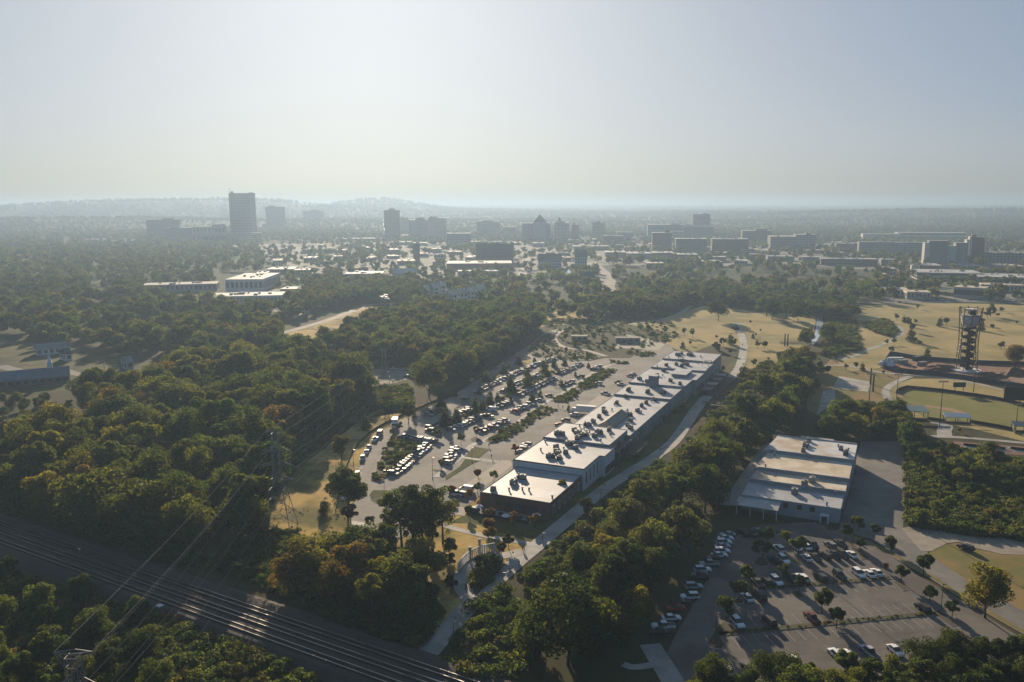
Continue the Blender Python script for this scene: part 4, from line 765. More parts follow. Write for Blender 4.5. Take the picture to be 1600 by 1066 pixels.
SHORT = {'trees at the corner of the river road': 'corner of the river road', 'hedge of trees along the bottom of the front car park': 'tree hedge below the front car park', 'tall wood left of the museum car park': 'wood left of museum car park'}
OPEN = [area(q) for q in (LOT, YARD, MEADOW, TP(tt, [(60, 700), (400, 760), (800, 790), (1700, 810), (1700, 1080), (800, 960), (0, 870)]))]
OPEN += [area(q) for q in ([(440, 524), (500, 492), (560, 476), (604, 472), (645, 492), (600, 505), (560, 512), (520, 540), (470, 556), (440, 545)], [(0, 530), (120, 545), (232, 560), (236, 600), (120, 615), (0, 612)], [(1262, 500), (1292, 500), (1290, 560), (1262, 562)], [(590, 470), (560, 483), (500, 505), (440, 525), (450, 510), (500, 490), (560, 474)], [(20, 575), (230, 596), (225, 580), (120, 578), (60, 560), (0, 560)], [(930, 405), (968, 460), (945, 466), (935, 430), (915, 412)], [(565, 575), (652, 572), (652, 580), (600, 610), (566, 612)])]
def blocked(x, y):
    return any(inpoly(x, y, q) for q in OPEN) or any(inpoly(x, y, q) for q in FOOT)
CAND = []
for zi, (ph, poly, sp, hr, pw, kit) in enumerate(ZONES):
    wp = area(poly); xs = [p.x for p in wp]; ys = [p.y for p in wp]; rs = random.Random(zi+3)
    ny = int((max(ys)-min(ys))/(sp*.87))+1; nx = int((max(xs)-min(xs))/sp)+1; pal = pw.split()
    for j in range(ny):
        for i in range(nx):
            x = min(xs)+(i+(.5 if j % 2 else 0)+rs.uniform(-.38, .38))*sp; y = min(ys)+(j+rs.uniform(-.38, .38))*sp*.87
            if not inpoly(x, y, wp) or (blocked(x, y) and not ph.startswith('copse')): continue
            if zi == 1 and mn.noise((x/55, y/55, 6.1))+rs.uniform(-.15, .15) < -.12: continue
            h = rs.uniform(*hr)*(1.12 if rs.random() < .12 else 1)
            if zi == 0:
                u_, v_, k_ = proj((x, y, 0))
                if u_ < 130 and v_ < 700: h = min(h, rs.uniform(5, 8))
            pi = min(len(pal)-1, max(0, int((mn.noise((x/26, y/26, zi))*.9+.5)*len(pal)+rs.uniform(-1, 1))))
            CAND.append((h/math.hypot(x, y), x, y, h, zi, pal[pi], rs.randrange(len(kit))))
CAND.sort(reverse=True)
def shown(x, y, h):
    u_, v_, k_ = proj((x, y, h)); return -30 < u_ < 1630 and v_ < 1072
vis = [c for c in CAND if shown(c[1], c[2], c[3])]; hid = [c for c in CAND if not shown(c[1], c[2], c[3])]
ONES, REST = vis[:285], vis[285:]+[c for c in hid if c[1] > -400]
byz = {}
for c in ONES: byz.setdefault(c[4], []).append(c)
for zi, L in byz.items():
    L.sort(key=lambda c: c[2]); rows = max(1, round(math.sqrt(len(L)/4))); per = math.ceil(len(L)/rows)
    for r0 in range(rows):
        row = sorted(L[r0*per:(r0+1)*per], key=lambda c: proj((c[1], c[2], 0))[0])
        for i, (_, x, y, h, _, pal, ki) in enumerate(row):
            lb = f'{PAL[pal][1]} tree, {nth(i)} from left in {nth(r0)} row of the {ZONES[zi][0]}'
            if len(lb.split()) > 16: lb = f'{PAL[pal][1]} tree {nth(i)} from left, {nth(r0)} row, {SHORT.get(ZONES[zi][0], ZONES[zi][0])}'
            plant_tree('forest_tree', 'tree', Vector((x, y, tz(x, y))), h, FH, FOREST[ki], pal, lb, 'trees of the '+ZONES[zi][0])
# --- masses past the limit: one object each, instanced on points
FORESTR = []
def stuff_kit(cname, meshes):
    c = bpy.data.collections.new(cname); L = []
    for i, m_ in enumerate(meshes):
        o = bpy.data.objects.new(f'{cname}_{i:02d}', m_); c.objects.link(o); L.append(o)
    return c, L
KIT_NEAR, _ = stuff_kit('wood_kinds', [leaf_mesh('crown_r', 111+i, FH, rw, nl, 3600, .8, .1, mats=LEAFR) for i, (rw, nl) in enumerate(((6.4, 24), (5.4, 20), (7.2, 30), (5.0, 18), (6.0, 26)))])
KIT_FAR, _ = stuff_kit('far_wood_kinds', [leaf_mesh('crown_f', 121+i, FH, rw, nl, 420, 2.0, .05, mats=LEAFR) for i, (rw, nl) in enumerate(((6.0, 16), (5.2, 13), (7.0, 18), (5.6, 12)))])
KIT_BUSH, _ = stuff_kit('bush_kinds', [leaf_mesh('bush_r', 131+i, hh, rw, nl, 420, .3, .05, 'mound', mats=LEAFR) for i, (hh, rw, nl) in enumerate(((1.3, 1.2, 8), (1.0, 1.4, 10), (1.8, 1.3, 9)))])
def scatter(name, pts, coll):
    """pts: (x, y, z, scale)"""
    me = bpy.data.meshes.new(name); n = len(pts); A = np.array(pts, dtype=np.float32)
    me.vertices.add(n); me.vertices.foreach_set('co', A[:, :3].ravel())
    a = me.attributes.new('scl', 'FLOAT', 'POINT'); a.data.foreach_set('value', A[:, 3].copy())
    g = np.random.default_rng(n); a = me.attributes.new('rot', 'FLOAT', 'POINT'); a.data.foreach_set('value', g.uniform(0, 6.28, n).astype(np.float32))
    a = me.attributes.new('kin', 'INT', 'POINT'); a.data.foreach_set('value', g.integers(0, len(coll.objects), n).astype(np.int32))
    o = put(name, me); ng = bpy.data.node_groups.new(name, 'GeometryNodeTree')
    ng.interface.new_socket('Geometry', in_out='INPUT', socket_type='NodeSocketGeometry'); ng.interface.new_socket('Geometry', in_out='OUTPUT', socket_type='NodeSocketGeometry')
    N, Lk = ng.nodes, ng.links
    gi = N.new('NodeGroupInput'); go = N.new('NodeGroupOutput'); ip = N.new('GeometryNodeInstanceOnPoints'); ci = N.new('GeometryNodeCollectionInfo')
    ci.inputs['Collection'].default_value = coll; ci.inputs['Separate Children'].default_value = True; ci.inputs['Reset Children'].default_value = True
    def attr(nm, ty):
        q_ = N.new('GeometryNodeInputNamedAttribute'); q_.data_type = ty; q_.inputs['Name'].default_value = nm; return q_.outputs['Attribute']
    cx = N.new('ShaderNodeCombineXYZ'); Lk.new(attr('rot', 'FLOAT'), cx.inputs['Z'])
    Lk.new(gi.outputs[0], ip.inputs['Points']); Lk.new(ci.outputs[0], ip.inputs['Instance']); ip.inputs['Pick Instance'].default_value = True
    Lk.new(attr('kin', 'INT'), ip.inputs['Instance Index']); Lk.new(cx.outputs[0], ip.inputs['Rotation']); Lk.new(attr('scl', 'FLOAT'), ip.inputs['Scale'])
    Lk.new(ip.outputs[0], go.inputs[0]); md = o.modifiers.new('scatter', 'NODES'); md.node_group = ng
    return stuff(o)
scatter('woods', [(x, y, tz(x, y), h/FH) for _, x, y, h, *_ in REST], KIT_NEAR)
print('forest', len(ONES), len(REST))
# trees of the town: thinned where streets and roofs lie
g = random.Random(21); pts = []
clear = [area(q) for q in ([(985, 508), (1040, 497), (1100, 476), (1190, 484), (1260, 490), (1270, 530), (1180, 575), (1100, 545)], [(1300, 480), (1400, 472), (1720, 472), (1720, 600), (1300, 600)], [(225, 470), (230, 455), (330, 448), (340, 425), (430, 425), (430, 445), (450, 475), (330, 480)], [(150, 500), (230, 512), (340, 535), (200, 545)])]
wz = [area(z[1]) for z in ZONES]
for q in range(16000):
    y = 560+(2900-560)*g.random()**.75; x = g.uniform(-.70, .70)*y
    u_, v_, k_ = proj((x, y, 0))
    if v_ > 500 and 450 < u_ < 1300: continue
    if v_ > 482 and u_ > 1180: continue
    dens = .5+.9*mn.noise((x/110, y/110, 2.2))+(.45 if (u_ < 360 and v_ > 380) or v_ < 368 else 0)+(.25 if v_ > 440 else 0)
    if 330 < u_ and 366 < v_ < 446: dens -= .05
    if g.random() > dens: continue
    if blocked(x, y) or any(inpoly(x, y, c_) for c_ in clear) or any(inpoly(x, y, c_) for c_ in wz): continue
    pts.append((x, y, tz(x, y), g.uniform(.6, 1.15)))
scatter('town_trees', pts, KIT_FAR); nt_ = len(pts)
pts = []
for q in range(30000):
    y = 2600+(9500-2600)*g.random()**1.4; x = g.uniform(-.72, .72)*y
    if mn.noise((x/260, y/260, 8))+g.uniform(-.35, .35) < -.22: continue
    if blocked(x, y): continue
    s_ = g.uniform(.8, 1.2)*(1+1.1*sstep(2600, 8000, y)); pts.append((x, y, tz(x, y)-.5, s_))
scatter('distant_woods', pts, KIT_FAR); print('far trees', nt_, len(pts))
# low planting in beds, verges and thickets
LOTW = area(LOT)
def fill(name, polys, n, s0, s1, seed, coll=KIT_BUSH, z=.15):
    g_ = random.Random(seed); pts = []
    ars = []
    for q in polys:
        xs = [p[0] for p in q]; ys = [p[1] for p in q]; ars.append((max(xs)-min(xs))*(max(ys)-min(ys)))
    tot = sum(ars)
    for q, a_ in zip(polys, ars):
        xs = [p[0] for p in q]; ys = [p[1] for p in q]
        for _ in range(int(n*a_/tot)):
            x, y = g_.uniform(min(xs), max(xs)), g_.uniform(min(ys), max(ys))
            if seed > 20 and (mn.noise((x/14, y/14, seed))+g_.uniform(-.3, .3) < .05 or inpoly(x, y, LOTW)): continue
            if inpoly(x, y, q) and not any(inpoly(x, y, f) for f in FOOT[:2]): pts.append((x, y, z, g_.uniform(s0, s1)))
    if pts: scatter(name, pts, coll)
fill('meadow_tussocks', [area(MEADOW)], 1500, .12, .3, 21, z=0)
fill('median_shrubs', [[A-RNRM*.8, C-RNRM*.8, C+RNRM*.8, A+RNRM*.8] for A, C in (MED1, MED2)], 700, .16, .34, 12)
fill('island_shrubs', ISL2, 500, .5, 1.1, 13)
fill('bed_shrubs', [q for i, q in enumerate(BEDS) if i != 5], 1100, .5, 1.15, 3)
fill('garden_shrubs', [BEDS[5]], 420, .4, 1.0, 14)
fill('greenway_undergrowth', [area([(690, 1045), (745, 950), (806, 908), (860, 866), (912, 818), (972, 770), (1012, 740), (1062, 702), (1098, 667), (1132, 630), (1170, 588), (1200, 560), (1210, 590), (1160, 650), (1080, 730), (1000, 795), (930, 860), (860, 945), (830, 1010), (800, 1066), (690, 1066)])], 6500, 1.0, 2.6, 4, z=0)
fill('thicket_undergrowth', [area([(1420, 700), (1620, 725), (1620, 848), (1500, 832), (1421, 822)])], 6000, .9, 2.2, 5, z=0)
fill('pylon_weeds', [area([(330, 885), (395, 840), (460, 830), (500, 870), (560, 885), (470, 905), (440, 935), (380, 905)])], 900, .5, 1.6, 6, z=0)
fill('wood_edge_undergrowth', [area([(0, 800), (190, 855), (330, 895), (400, 855), (420, 800), (440, 745), (500, 695), (590, 640), (585, 625), (540, 655), (480, 688), (425, 740), (405, 800), (385, 845), (330, 880), (190, 838), (0, 785)])], 5000, 1.0, 2.4, 7, z=0)
fill('railside_undergrowth', [area([(430, 915), (480, 890), (660, 900), (690, 960), (665, 1000), (640, 1015), (500, 960)]), area([(-40, 890), (120, 930), (230, 965), (330, 1000), (470, 1050), (520, 1100), (-40, 1160)])], 4200, 1.0, 2.2, 8, z=0)
fill('creeper_slope', [area([(400, 640), (560, 600), (575, 610), (640, 605), (640, 640), (590, 640), (560, 655), (480, 680)])], 2600, 1.0, 2.6, 9, z=0)
fill('stream_undergrowth', [area([(1288, 540), (1290, 560), (1345, 548), (1335, 502), (1295, 500), (1290, 525)]), area([(1350, 507), (1385, 500), (1403, 518), (1395, 528), (1365, 520)])], 2600, 1.0, 2.4, 10, z=0)
fill('garden_edge_planting', [area([(850, 500), (960, 490), (1050, 505), (1060, 530), (1000, 545), (950, 550), (880, 535)])], 480, .6, 1.6, 11, z=0)
# ------------------------------------------------------------------ vehicles (+y is forward)
def hullmesh(name, prof, mats, mi_fn=None, wid=1.8, taper=.0):
    """prof: closed side outline (y, z, half width)."""
    b = MB(); n = len(prof); L = [(-q[2], q[0], q[1]) for q in prof]; Rr = [(q[2], q[0], q[1]) for q in prof]
    b.add(L+Rr, [(i, i+n, (i+1) % n+n, (i+1) % n) for i in range(n)]+[tuple(range(n)), tuple(range(2*n-1, n-1, -1))])
    return b.mesh(name, mats)
def car_kit(kind):
    if kind == 'pickup':
        L, hb = 5.6, 1.05
        body = [(-2.8, .45, .9), (-2.8, 1.0, .93), (-1.0, 1.02, .95), (.9, 1.05, .95), (2.5, 1.0, .9), (2.8, .8, .86), (2.8, .42, .86)]
        cab = [(-.95, 1.0, .9), (-.8, 1.72, .72), (.55, 1.74, .72), (1.25, 1.05, .9)]; roof = (-.12, 1.75, 1.36, 1.28)
    elif kind == 'suv':
        body = [(-2.35, .42, .9), (-2.35, .98, .92), (1.0, 1.02, .94), (2.15, .95, .9), (2.4, .75, .86), (2.4, .4, .86)]
        cab = [(-2.2, .98, .9), (-2.0, 1.66, .72), (.25, 1.72, .72), (1.1, 1.02, .9)]; roof = (-.88, 1.72, 2.2, 1.4)
    elif kind == 'van':
        body = [(-2.7, .42, .98), (-2.7, 1.35, 1.0), (1.9, 1.35, 1.0), (2.6, 1.1, .94), (2.75, .8, .92), (2.75, .4, .92)]
        cab = [(-2.65, 1.35, .98), (-2.55, 2.15, .9), (1.1, 2.15, .9), (1.95, 1.35, .96)]; roof = (-.75, 2.17, 3.6, 1.76)
    else:
        body = [(-2.3, .4, .86), (-2.3, .9, .88), (-1.4, .96, .9), (1.0, .95, .9), (2.1, .82, .87), (2.35, .65, .84), (2.35, .38, .84)]
        cab = [(-1.75, .93, .84), (-1.05, 1.42, .66), (.2, 1.45, .66), (1.15, .94, .86)]; roof = (-.43, 1.45, 1.2, 1.3)
    m = dict(body=hullmesh('body', body, CARP), cabin=hullmesh('cabin_glass', cab, GLASS))
    b = MB(); b.box((0, roof[0], roof[1]+.01), (roof[3], roof[2], .07))
    if kind == 'van':
        for s in (-1, 1): b.box((s*.95, -1.0, 1.75), (.06, 3.0, .75))
    m['roof'] = b.mesh('roof', CARP)
    b = MB(); b.tube((-.11, 0, 0), (.11, 0, 0), .34, 12, 0).tube((-.12, 0, 0), (.12, 0, 0), .19, 8, 1); m['wheel'] = b.mesh('wheel', [TYRE, STEEL])
    m['headlight'] = MB().box((0, 0, 0), (.34, .08, .16)).mesh('headlight', LAMPG); m['taillight'] = MB().box((0, 0, 0), (.28, .06, .18)).mesh('taillight', REDG)
    m['front'], m['rear'] = body[-2][0], body[0][0]; m['hz'] = .66
    if kind == 'pickup': b = MB(); b.box((0, -1.88, .99), (1.55, 1.7, .1)); m['bed'] = b.mesh('load_bed', DARK)
    return m
KITS = {k: car_kit(k) for k in ('sedan', 'suv', 'pickup', 'van')}
def join_kit(kind):          # the same shapes as one mesh, for cars too far to show their parts
    k = KITS[kind]; b = MB(); mats_ = []
    for nm, offs in (('body', [(0, 0, 0)]), ('cabin', [(0, 0, 0)]), ('roof', [(0, 0, 0)]), ('wheel', [(s*.84, y, .34) for s in (-1, 1) for y in (k['rear']+.9, k['front']-.9)])):
        me_ = k[nm]; base = len(mats_); mats_ += list(me_.materials)
        for o_ in offs:
            b.add([(v.co.x+o_[0], v.co.y+o_[1], v.co.z+o_[2]) for v in me_.vertices], [tuple(p.vertices) for p in me_.polygons]); b.m[-len(me_.polygons):] = [base+p.material_index for p in me_.polygons]
    if 'bed' in k:
        me_ = k['bed']; base = len(mats_); mats_ += list(me_.materials)
        b.add([tuple(v.co) for v in me_.vertices], [tuple(p.vertices) for p in me_.polygons], base)
    return b.mesh('car_far', mats_)
FARK = {k: join_kit(k) for k in KITS}
CC = dict(white=(.66, .66, .65), silver=(.36, .37, .38), grey=(.16, .165, .17), black=(.018, .018, .02), red=(.3, .03, .02), blue=(.04, .07, .16), maroon=(.1, .02, .018), tan=(.3, .26, .2), dark=(.03, .035, .04), green=(.03, .05, .035))
def car(kind, colour, pos, rz, label, group, near=True):
    cat = dict(sedan='car', suv='suv', pickup='pickup truck', van='van')[kind]; z = .065
    if not near:
        o = put('parked_'+('car' if kind == 'sedan' else kind), FARK[kind], None, (pos.x, pos.y, z), rz, col=CC[colour]); return tag(o, label, cat, group)
    t = tag(empty('parked_'+('car' if kind == 'sedan' else kind), (pos.x, pos.y, z), rz), label, cat, group); k = KITS[kind]; c = CC[colour]
    put('body', k['body'], t, col=c); put('cabin_glass', k['cabin'], t); put('roof', k['roof'], t, col=c)
    if 'bed' in k: put('load_bed', k['bed'], t)
    for s in (-1, 1):
        for y in (k['rear']+.9, k['front']-.95): put('wheel', k['wheel'], t, (s*.84, y, .34))
        put('headlight', k['headlight'], t, (s*.62, k['front']-.01, k['hz'])); put('taillight', k['taillight'], t, (s*.68, k['rear']-.01, .8))
    return t
RZF = math.atan2(RDIR.y, RDIR.x)          # stalls of the front car park stand across the medians
# --- front car park, each by its place in its row
def row(pts, rz, where, group, near=True, t=None, flip=None):
    for i, (x, y, kind, colr) in enumerate(pts):
        p = PT(t, x, y) if t else P(x, y)
        p = PT(t, x, y, .7) if t else P(x, y, .7)
        r_ = rz+(math.pi if (flip or (rnd.random() < .3)) else 0)
        car(kind, colr, p, r_+rnd.uniform(-.03, .03), f'{colr} {"car" if kind == "sedan" else kind}, {nth(i)} from {where}', group, near)
G1 = 'vehicles in the front car park'
EDGE = P(1095, 900)-P(1040, 985); EA = math.atan2(EDGE.y, EDGE.x)+.35
row([(1033, 988, 'pickup', 'black'), (1036, 978, 'pickup', 'white'), (1049, 965, 'sedan', 'white'), (1057, 950, 'sedan', 'red'), (1064, 941, 'sedan', 'black'), (1078, 932, 'suv', 'white'), (1084, 916, 'suv', 'silver'), (1092.5, 903, 'suv', 'black'), (1094, 897, 'sedan', 'grey'), (1098, 890, 'suv', 'white'), (1108, 880.5, 'pickup', 'silver'), (1112, 872, 'sedan', 'black'), (1124, 867, 'sedan', 'white'), (1128, 861, 'suv', 'white'), (1129, 853, 'sedan', 'silver'), (1131, 847, 'suv', 'white'), (1134, 840.5, 'sedan', 'white'), (1137, 835, 'sedan', 'silver')], RZF-math.pi/2-.12, 'the near end of the row along the tree belt', G1)
row([(190, 135, 'suv', 'black'), (272, 140, 'pickup', 'dark'), (335, 125, 'sedan', 'grey')], RZF+.15, 'the left beside the loading yard', G1, t=tr)
row([(535, 290, 'suv', 'white'), (700, 275, 'sedan', 'white'), (795, 268, 'sedan', 'white'), (850, 262, 'van', 'dark'), (1030, 258, 'suv', 'grey'), (1130, 245, 'pickup', 'dark')], RZF, 'the left in the topmost row', G1, t=tr)
row([(485, 400, 'suv', 'black'), (582, 395, 'suv', 'white'), (800, 378, 'sedan', 'white'), (888, 372, 'sedan', 'green'), (980, 358, 'suv', 'dark'), (1065, 350, 'pickup', 'black'), (1150, 348, 'suv', 'dark'), (1232, 345, 'sedan', 'white')], RZF, 'the left in the second row', G1, t=tr)
row([(330, 620, 'pickup', 'dark'), (410, 605, 'suv', 'black'), (510, 600, 'suv', 'white'), (660, 572, 'pickup', 'dark'), (756, 570, 'suv', 'white'), (940, 565, 'suv', 'dark'), (1118, 545, 'suv', 'green'), (1302, 530, 'suv', 'white'), (1402, 530, 'sedan', 'white'), (1476, 518, 'sedan', 'white')], RZF, 'the left above the upper median', G1, t=tr)
row([(232, 758, 'sedan', 'white'), (345, 752, 'van', 'dark')], RZF, 'the left under the upper median', G1, t=tr)
row([(137, 1000, 'suv', 'white'), (446, 988, 'suv', 'black'), (852, 955, 'pickup', 'maroon'), (1920, 860, 'suv', 'black')], RZF, 'the left above the lower median', G1, t=tr)
row([(1134, 1046, 'suv', 'white'), (1169.5, 1044, 'sedan', 'dark'), (1240, 1034, 'pickup', 'white'), (1306, 1022, 'suv', 'white'), (1325, 1023, 'sedan', 'white'), (1358, 1018, 'pickup', 'silver'), (1399, 1016, 'sedan', 'white')], RZF, 'the left in the bottom row by the hedge', G1)
car('suv', 'dark', P(1509, 856, .6), RZF+.35, 'dark off-road vehicle parked alone on the grass by the gravel track', None)
# --- museum car park: rows as lines of stalls (from, to, share filled)
HU = Vector((.41889, .90803, 0)); RZH = RZ1        # stalls lie across the hall's long side
G2 = 'cars in the museum car park'
ROWS = [((614.8, 740), (667, 696), 1.0, 'row along the rain garden'), ((697, 723), (713, 701), 1.0, 'short row of four by the walkway'), ((670, 648), (689, 639.5), 1.0, 'short row in the tree shade at the lot edge'),
        ((672, 668), (688, 660), .9, 'pair left of the largest evergreen'), ((704, 671), (756, 649), .9, 'near side of the first evergreen median'), ((700, 655), (733, 639), .85, 'far side of the first evergreen median'), ((774, 636), (795, 628), 1.0, 'row right of the big white van'),
        ((751, 673), (790, 657.5), .95, 'row before first planting strip'), ((783, 593), (833, 571.5), .92, 'row along the dry grass at the back'), ((836, 569), (878, 557), .6, 'far end of the back row'), ((781, 613.5), (800, 605), .8, 'far side of the second evergreen median'), ((803, 601), (842, 584), .7, 'far side of the third evergreen median'),
        ((811, 616.5), (864, 591), .97, 'near side of the second evergreen median'), ((874, 583), (907, 569), .95, 'near side of the fourth evergreen median'), ((804, 642), (842, 625), .9, 'row before second planting strip'), ((752, 608), (777, 596.5), .9, 'row behind the lone dark suv'), ((881, 601.5), (893, 596), 1.0, 'pair beside the third planting strip'), ((926, 576.5), (935, 572.5), 1.0, 'pair by the mulch island at the back')]
rs = random.Random(17)
for A, C, f, nm in ROWS:
    a, c = P(*A, .7), P(*C, .7); n_ = max(1, int((c-a).length/2.95)); k = 0
    for i in range(n_+1):
        if rs.random() > f: continue
        p = a.lerp(c, i/n_); kind = rs.choice(('sedan', 'sedan', 'suv', 'suv', 'suv', 'pickup')); cl = rs.choice(('white', 'white', 'silver', 'silver', 'grey', 'grey', 'dark', 'black', 'dark', 'blue', 'red'))
        near_ = p.y < 330
        car(kind, cl, p+Vector((rs.uniform(-.15, .15), rs.uniform(-.2, .2), 0)), RZH+(math.pi/2 if rs.random() < .5 else -math.pi/2)+rs.uniform(-.03, .03), f'{cl} {"car" if kind == "sedan" else kind}, {nth(k)} on {nm}' if len(nm.split()) > 7 else f'{cl} {"car" if kind == "sedan" else kind}, {nth(k)} from near end of {nm}', G2, near_); k += 1
a, c = P(634, 681, .7), P(679, 689, .7)
for i in range(8): q = a.lerp(c, i/7); kind = rs.choice(('sedan', 'suv')); cl = rs.choice(('white', 'dark', 'grey', 'silver')); car(kind, cl, q, RZH+rs.uniform(-.04, .04), f'{cl} {"car" if kind == "sedan" else kind}, {nth(i)} from the left above the rain garden', G2, True)
for x, y, kind, cl, lb in ((671, 672, 'suv', 'black', 'black suv behind the rain garden corner'), (682, 676, 'suv', 'dark', 'dark suv under the small tree behind the rain garden'), (767.5, 640, 'van', 'white', 'big white van beside the dark evergreens'), (747, 614, 'suv', 'dark', 'lone dark suv by the round bush'), (726, 623, 'sedan', 'black', 'black car by the grass tongue at the lot edge'), (737.5, 594, 'sedan', 'white', 'white car driving along the back lane of the lot'),
                           (858, 617.5, 'sedan', 'dark', 'dark car alone in the lane before the planting strips'), (907.5, 588, 'suv', 'dark', 'dark suv beside the young tree in the far lane'), (763, 650, 'pickup', 'black', 'black pickup parked below the big white van'), (690, 632, 'suv', 'dark', 'dark suv parked in tree shade at the lot corner')):
    car(kind, cl, P(x, y, .7), RZH+(math.pi/2 if kind != 'sedan' or cl != 'white' else .1), lb, G2, y > 640)
G3 = 'vehicles parked along the drive'
LP_ = [(540.5, 776, 'van', 'white', 'white van at the near end of the drive, half behind a tree'), (549.7, 762, 'pickup', 'maroon', 'maroon pickup on the drive behind the white van'), (553, 750, 'suv', 'white', 'white suv on the drive ahead of the maroon pickup'), (557.5, 742, 'suv', 'grey', 'grey suv leading the three parked by the lamp'), (566.5, 716, 'suv', 'silver', 'silver suv beside the kerb of the drive'), (572, 706, 'sedan', 'white', 'white car ahead of the silver suv on the drive'), (576, 698.5, 'sedan', 'silver', 'silver car at the head of its group on the drive'), (586, 686, 'pickup', 'white', 'white pickup on the bend of the drive'), (593, 678, 'van', 'tan', 'tan van ahead of the white pickup on the bend')]
for i, (x, y, kind, cl, lb) in enumerate(LP_):
    nx_ = LP_[min(i+1, len(LP_)-1)]; pv_ = LP_[max(0, i-1)]; d = P(nx_[0], nx_[1])-P(pv_[0], pv_[1])
    car(kind, cl, P(x, y, .8), math.atan2(-d.x, d.y)+math.pi, lb, G3, True)
G4 = 'vehicles beside the market hall'
for x, y, kind, cl, lb in ((729, 765, 'van', 'white', 'white van parked at the near corner of the hall'), (712, 771, 'pickup', 'white', 'white pickup behind the red tree at the hall corner'), (720, 772, 'suv', 'silver', 'silver suv beside the white pickup at the hall corner'), (823, 694.5, 'suv', 'silver', 'farthest of four cars nosed against the hall'), (820, 698, 'sedan', 'white', 'third of four cars nosed against the hall'), (816, 701.5, 'suv', 'grey', 'second of four cars nosed against the hall'), (812, 705, 'sedan', 'silver', 'nearest of four cars nosed against the hall'), (897, 648, 'suv', 'white', 'white suv parked beside the lorry at the hall'), (884, 656.5, 'suv', 'tan', 'tan suv before the high roof of the hall'), (874, 663, 'sedan', 'red', 'red car before the high roof of the hall'), (946, 614.5, 'pickup', 'silver', 'silver pickup standing along the hall'), (971, 600.5, 'pickup', 'white', 'white pickup farther along the hall'), (966, 597, 'suv', 'dark', 'dark suv next to the far white pickup'), (935, 599, 'suv', 'white', 'white suv driving beside the last planting strip'), (985, 587, 'suv', 'grey', 'grey suv of the pair near the hall far end'), (989, 584, 'sedan', 'silver', 'silver car of the pair near the hall far end'), (739, 797, 'suv', 'blue', 'blue suv in the shade before the brick front')):
    car(kind, cl, P(x, y, .7), RZH+math.pi/2+rs.uniform(-.05, .05), lb, G4, y > 640)
for x, y, cl, lb in ((613, 576, 'white', 'white car at the back of the pale car park'), (634, 577.5, 'silver', 'silver car right of the white one in the pale car park'), (636, 587.5, 'dark', 'dark car alone in the pale car park'), (648, 579, 'white', 'white car at the right edge of the pale car park')):
    car('sedan', cl, P(x, y, .7), 1.3, lb, 'cars in the pale car park', False)
i = 0
for x, y in [(437+k*6, 480+(k % 3)*5-k*.6) for k in range(7)]:
    car('sedan', rs.choice(('white', 'silver', 'dark')), P(x, y), .9, f'tiny car {nth(i)} from left in the lot below the glazed school', 'cars below the glazed school', False); i += 1
for i, (x, y) in enumerate([(1448, 470), (1455, 469.5), (1461, 469), (1473, 469), (1514, 469.5), (1540, 471), (1566, 471.5), (1585, 472), (1405, 473)]):
    car(rs.choice(('sedan', 'suv')), rs.choice(('white', 'silver', 'dark')), P(x, y), 1.6, f'tiny car {nth(i)} from left on the field road', 'cars on the field road', False)
# box truck and articulated lorry
def box_truck(name, label, pos, rz, L, Wd=2.45, hh=2.7, cabc='white'):
    t = tag(empty(name, (pos.x, pos.y, .07), rz), label, 'lorry')
    b = MB(); b.box((0, -.9, 1.05+hh/2), (Wd, L, hh)); b.build('cargo_box', mat('truck_white', (.7, .7, .69), (.64, .64, .63), rough=.5), t)
    b = MB(); n0 = -.9+L/2+.25; b.box((0, n0+.95, 1.45), (2.3, 1.9, 1.9), top=.94).box((0, n0+2.1, 1.0), (2.2, .6, 1.0)); put('cab', b.mesh('cab', CARP), t, col=CC[cabc])
    MB().box((0, n0+1.93, 1.95), (2.0, .1, .75)).build('windscreen', GLASS, t); MB().box((0, -.6, .8), (1.1, L+2, .3)).build('chassis', DARK, t)
    wm = MB().tube((-.16, 0, 0), (.16, 0, 0), .5, 12, 0).mesh('wheel', TYRE)
    for s in (-1, 1):
        for y in (n0+1.2, -.9-L/2+1.2, -.9-L/2+2.4): put('wheel', wm, t, (s*1.0, y, .5))
    return t
d = P(617, 665)-P(613, 676); box_truck('box_truck', 'white box truck at the top of the drive', P(617, 664, .9), math.atan2(-d.x, d.y)+math.pi, 4.6)
box_truck('articulated_lorry', 'white articulated lorry unloading beside the hall', P(913, 641, 1.5), RZH+math.pi/2+.12, 9.5)
# ------------------------------------------------------------------ planted single trees
def single(pts, kits, bh, where, group, name='young_tree', cat='tree', t=None):
    for i, q in enumerate(pts):
        x, y, h, pal = q[:4]; p = PT(t, x, y) if t else P(x, y)
        plant_tree(name, cat, p, h, bh, kits[(i*7) % len(kits)], pal, f'{PAL[pal][1]} {where[0]}, {nth(i)} from {where[1]}' if isinstance(where, tuple) else where, group)
single([(30, 970, 6.5, 'dark'), (150, 800, 6.5, 'olive'), (232, 655, 7, 'olive'), (375, 392, 6, 'dark'), (415, 278, 7, 'green'), (575, 592, 5.6, 'olive'), (605, 262, 5, 'olive'), (720, 368, 6.8, 'green'), (730, 705, 5.2, 'olive'), (945, 915, 7.2, 'green'), (1085, 1062, 6.2, 'dark'), (1175, 212, 6, 'dark'), (1295, 122, 5.2, 'green'), (1320, 318, 4.4, 'dark'), (1455, 182, 4.8, 'olive'), (1565, 508, 2.6, 'olive')], YOUNG, 5, ('young tree of the front car park', 'the left'), 'young trees of the front car park', t=tr)
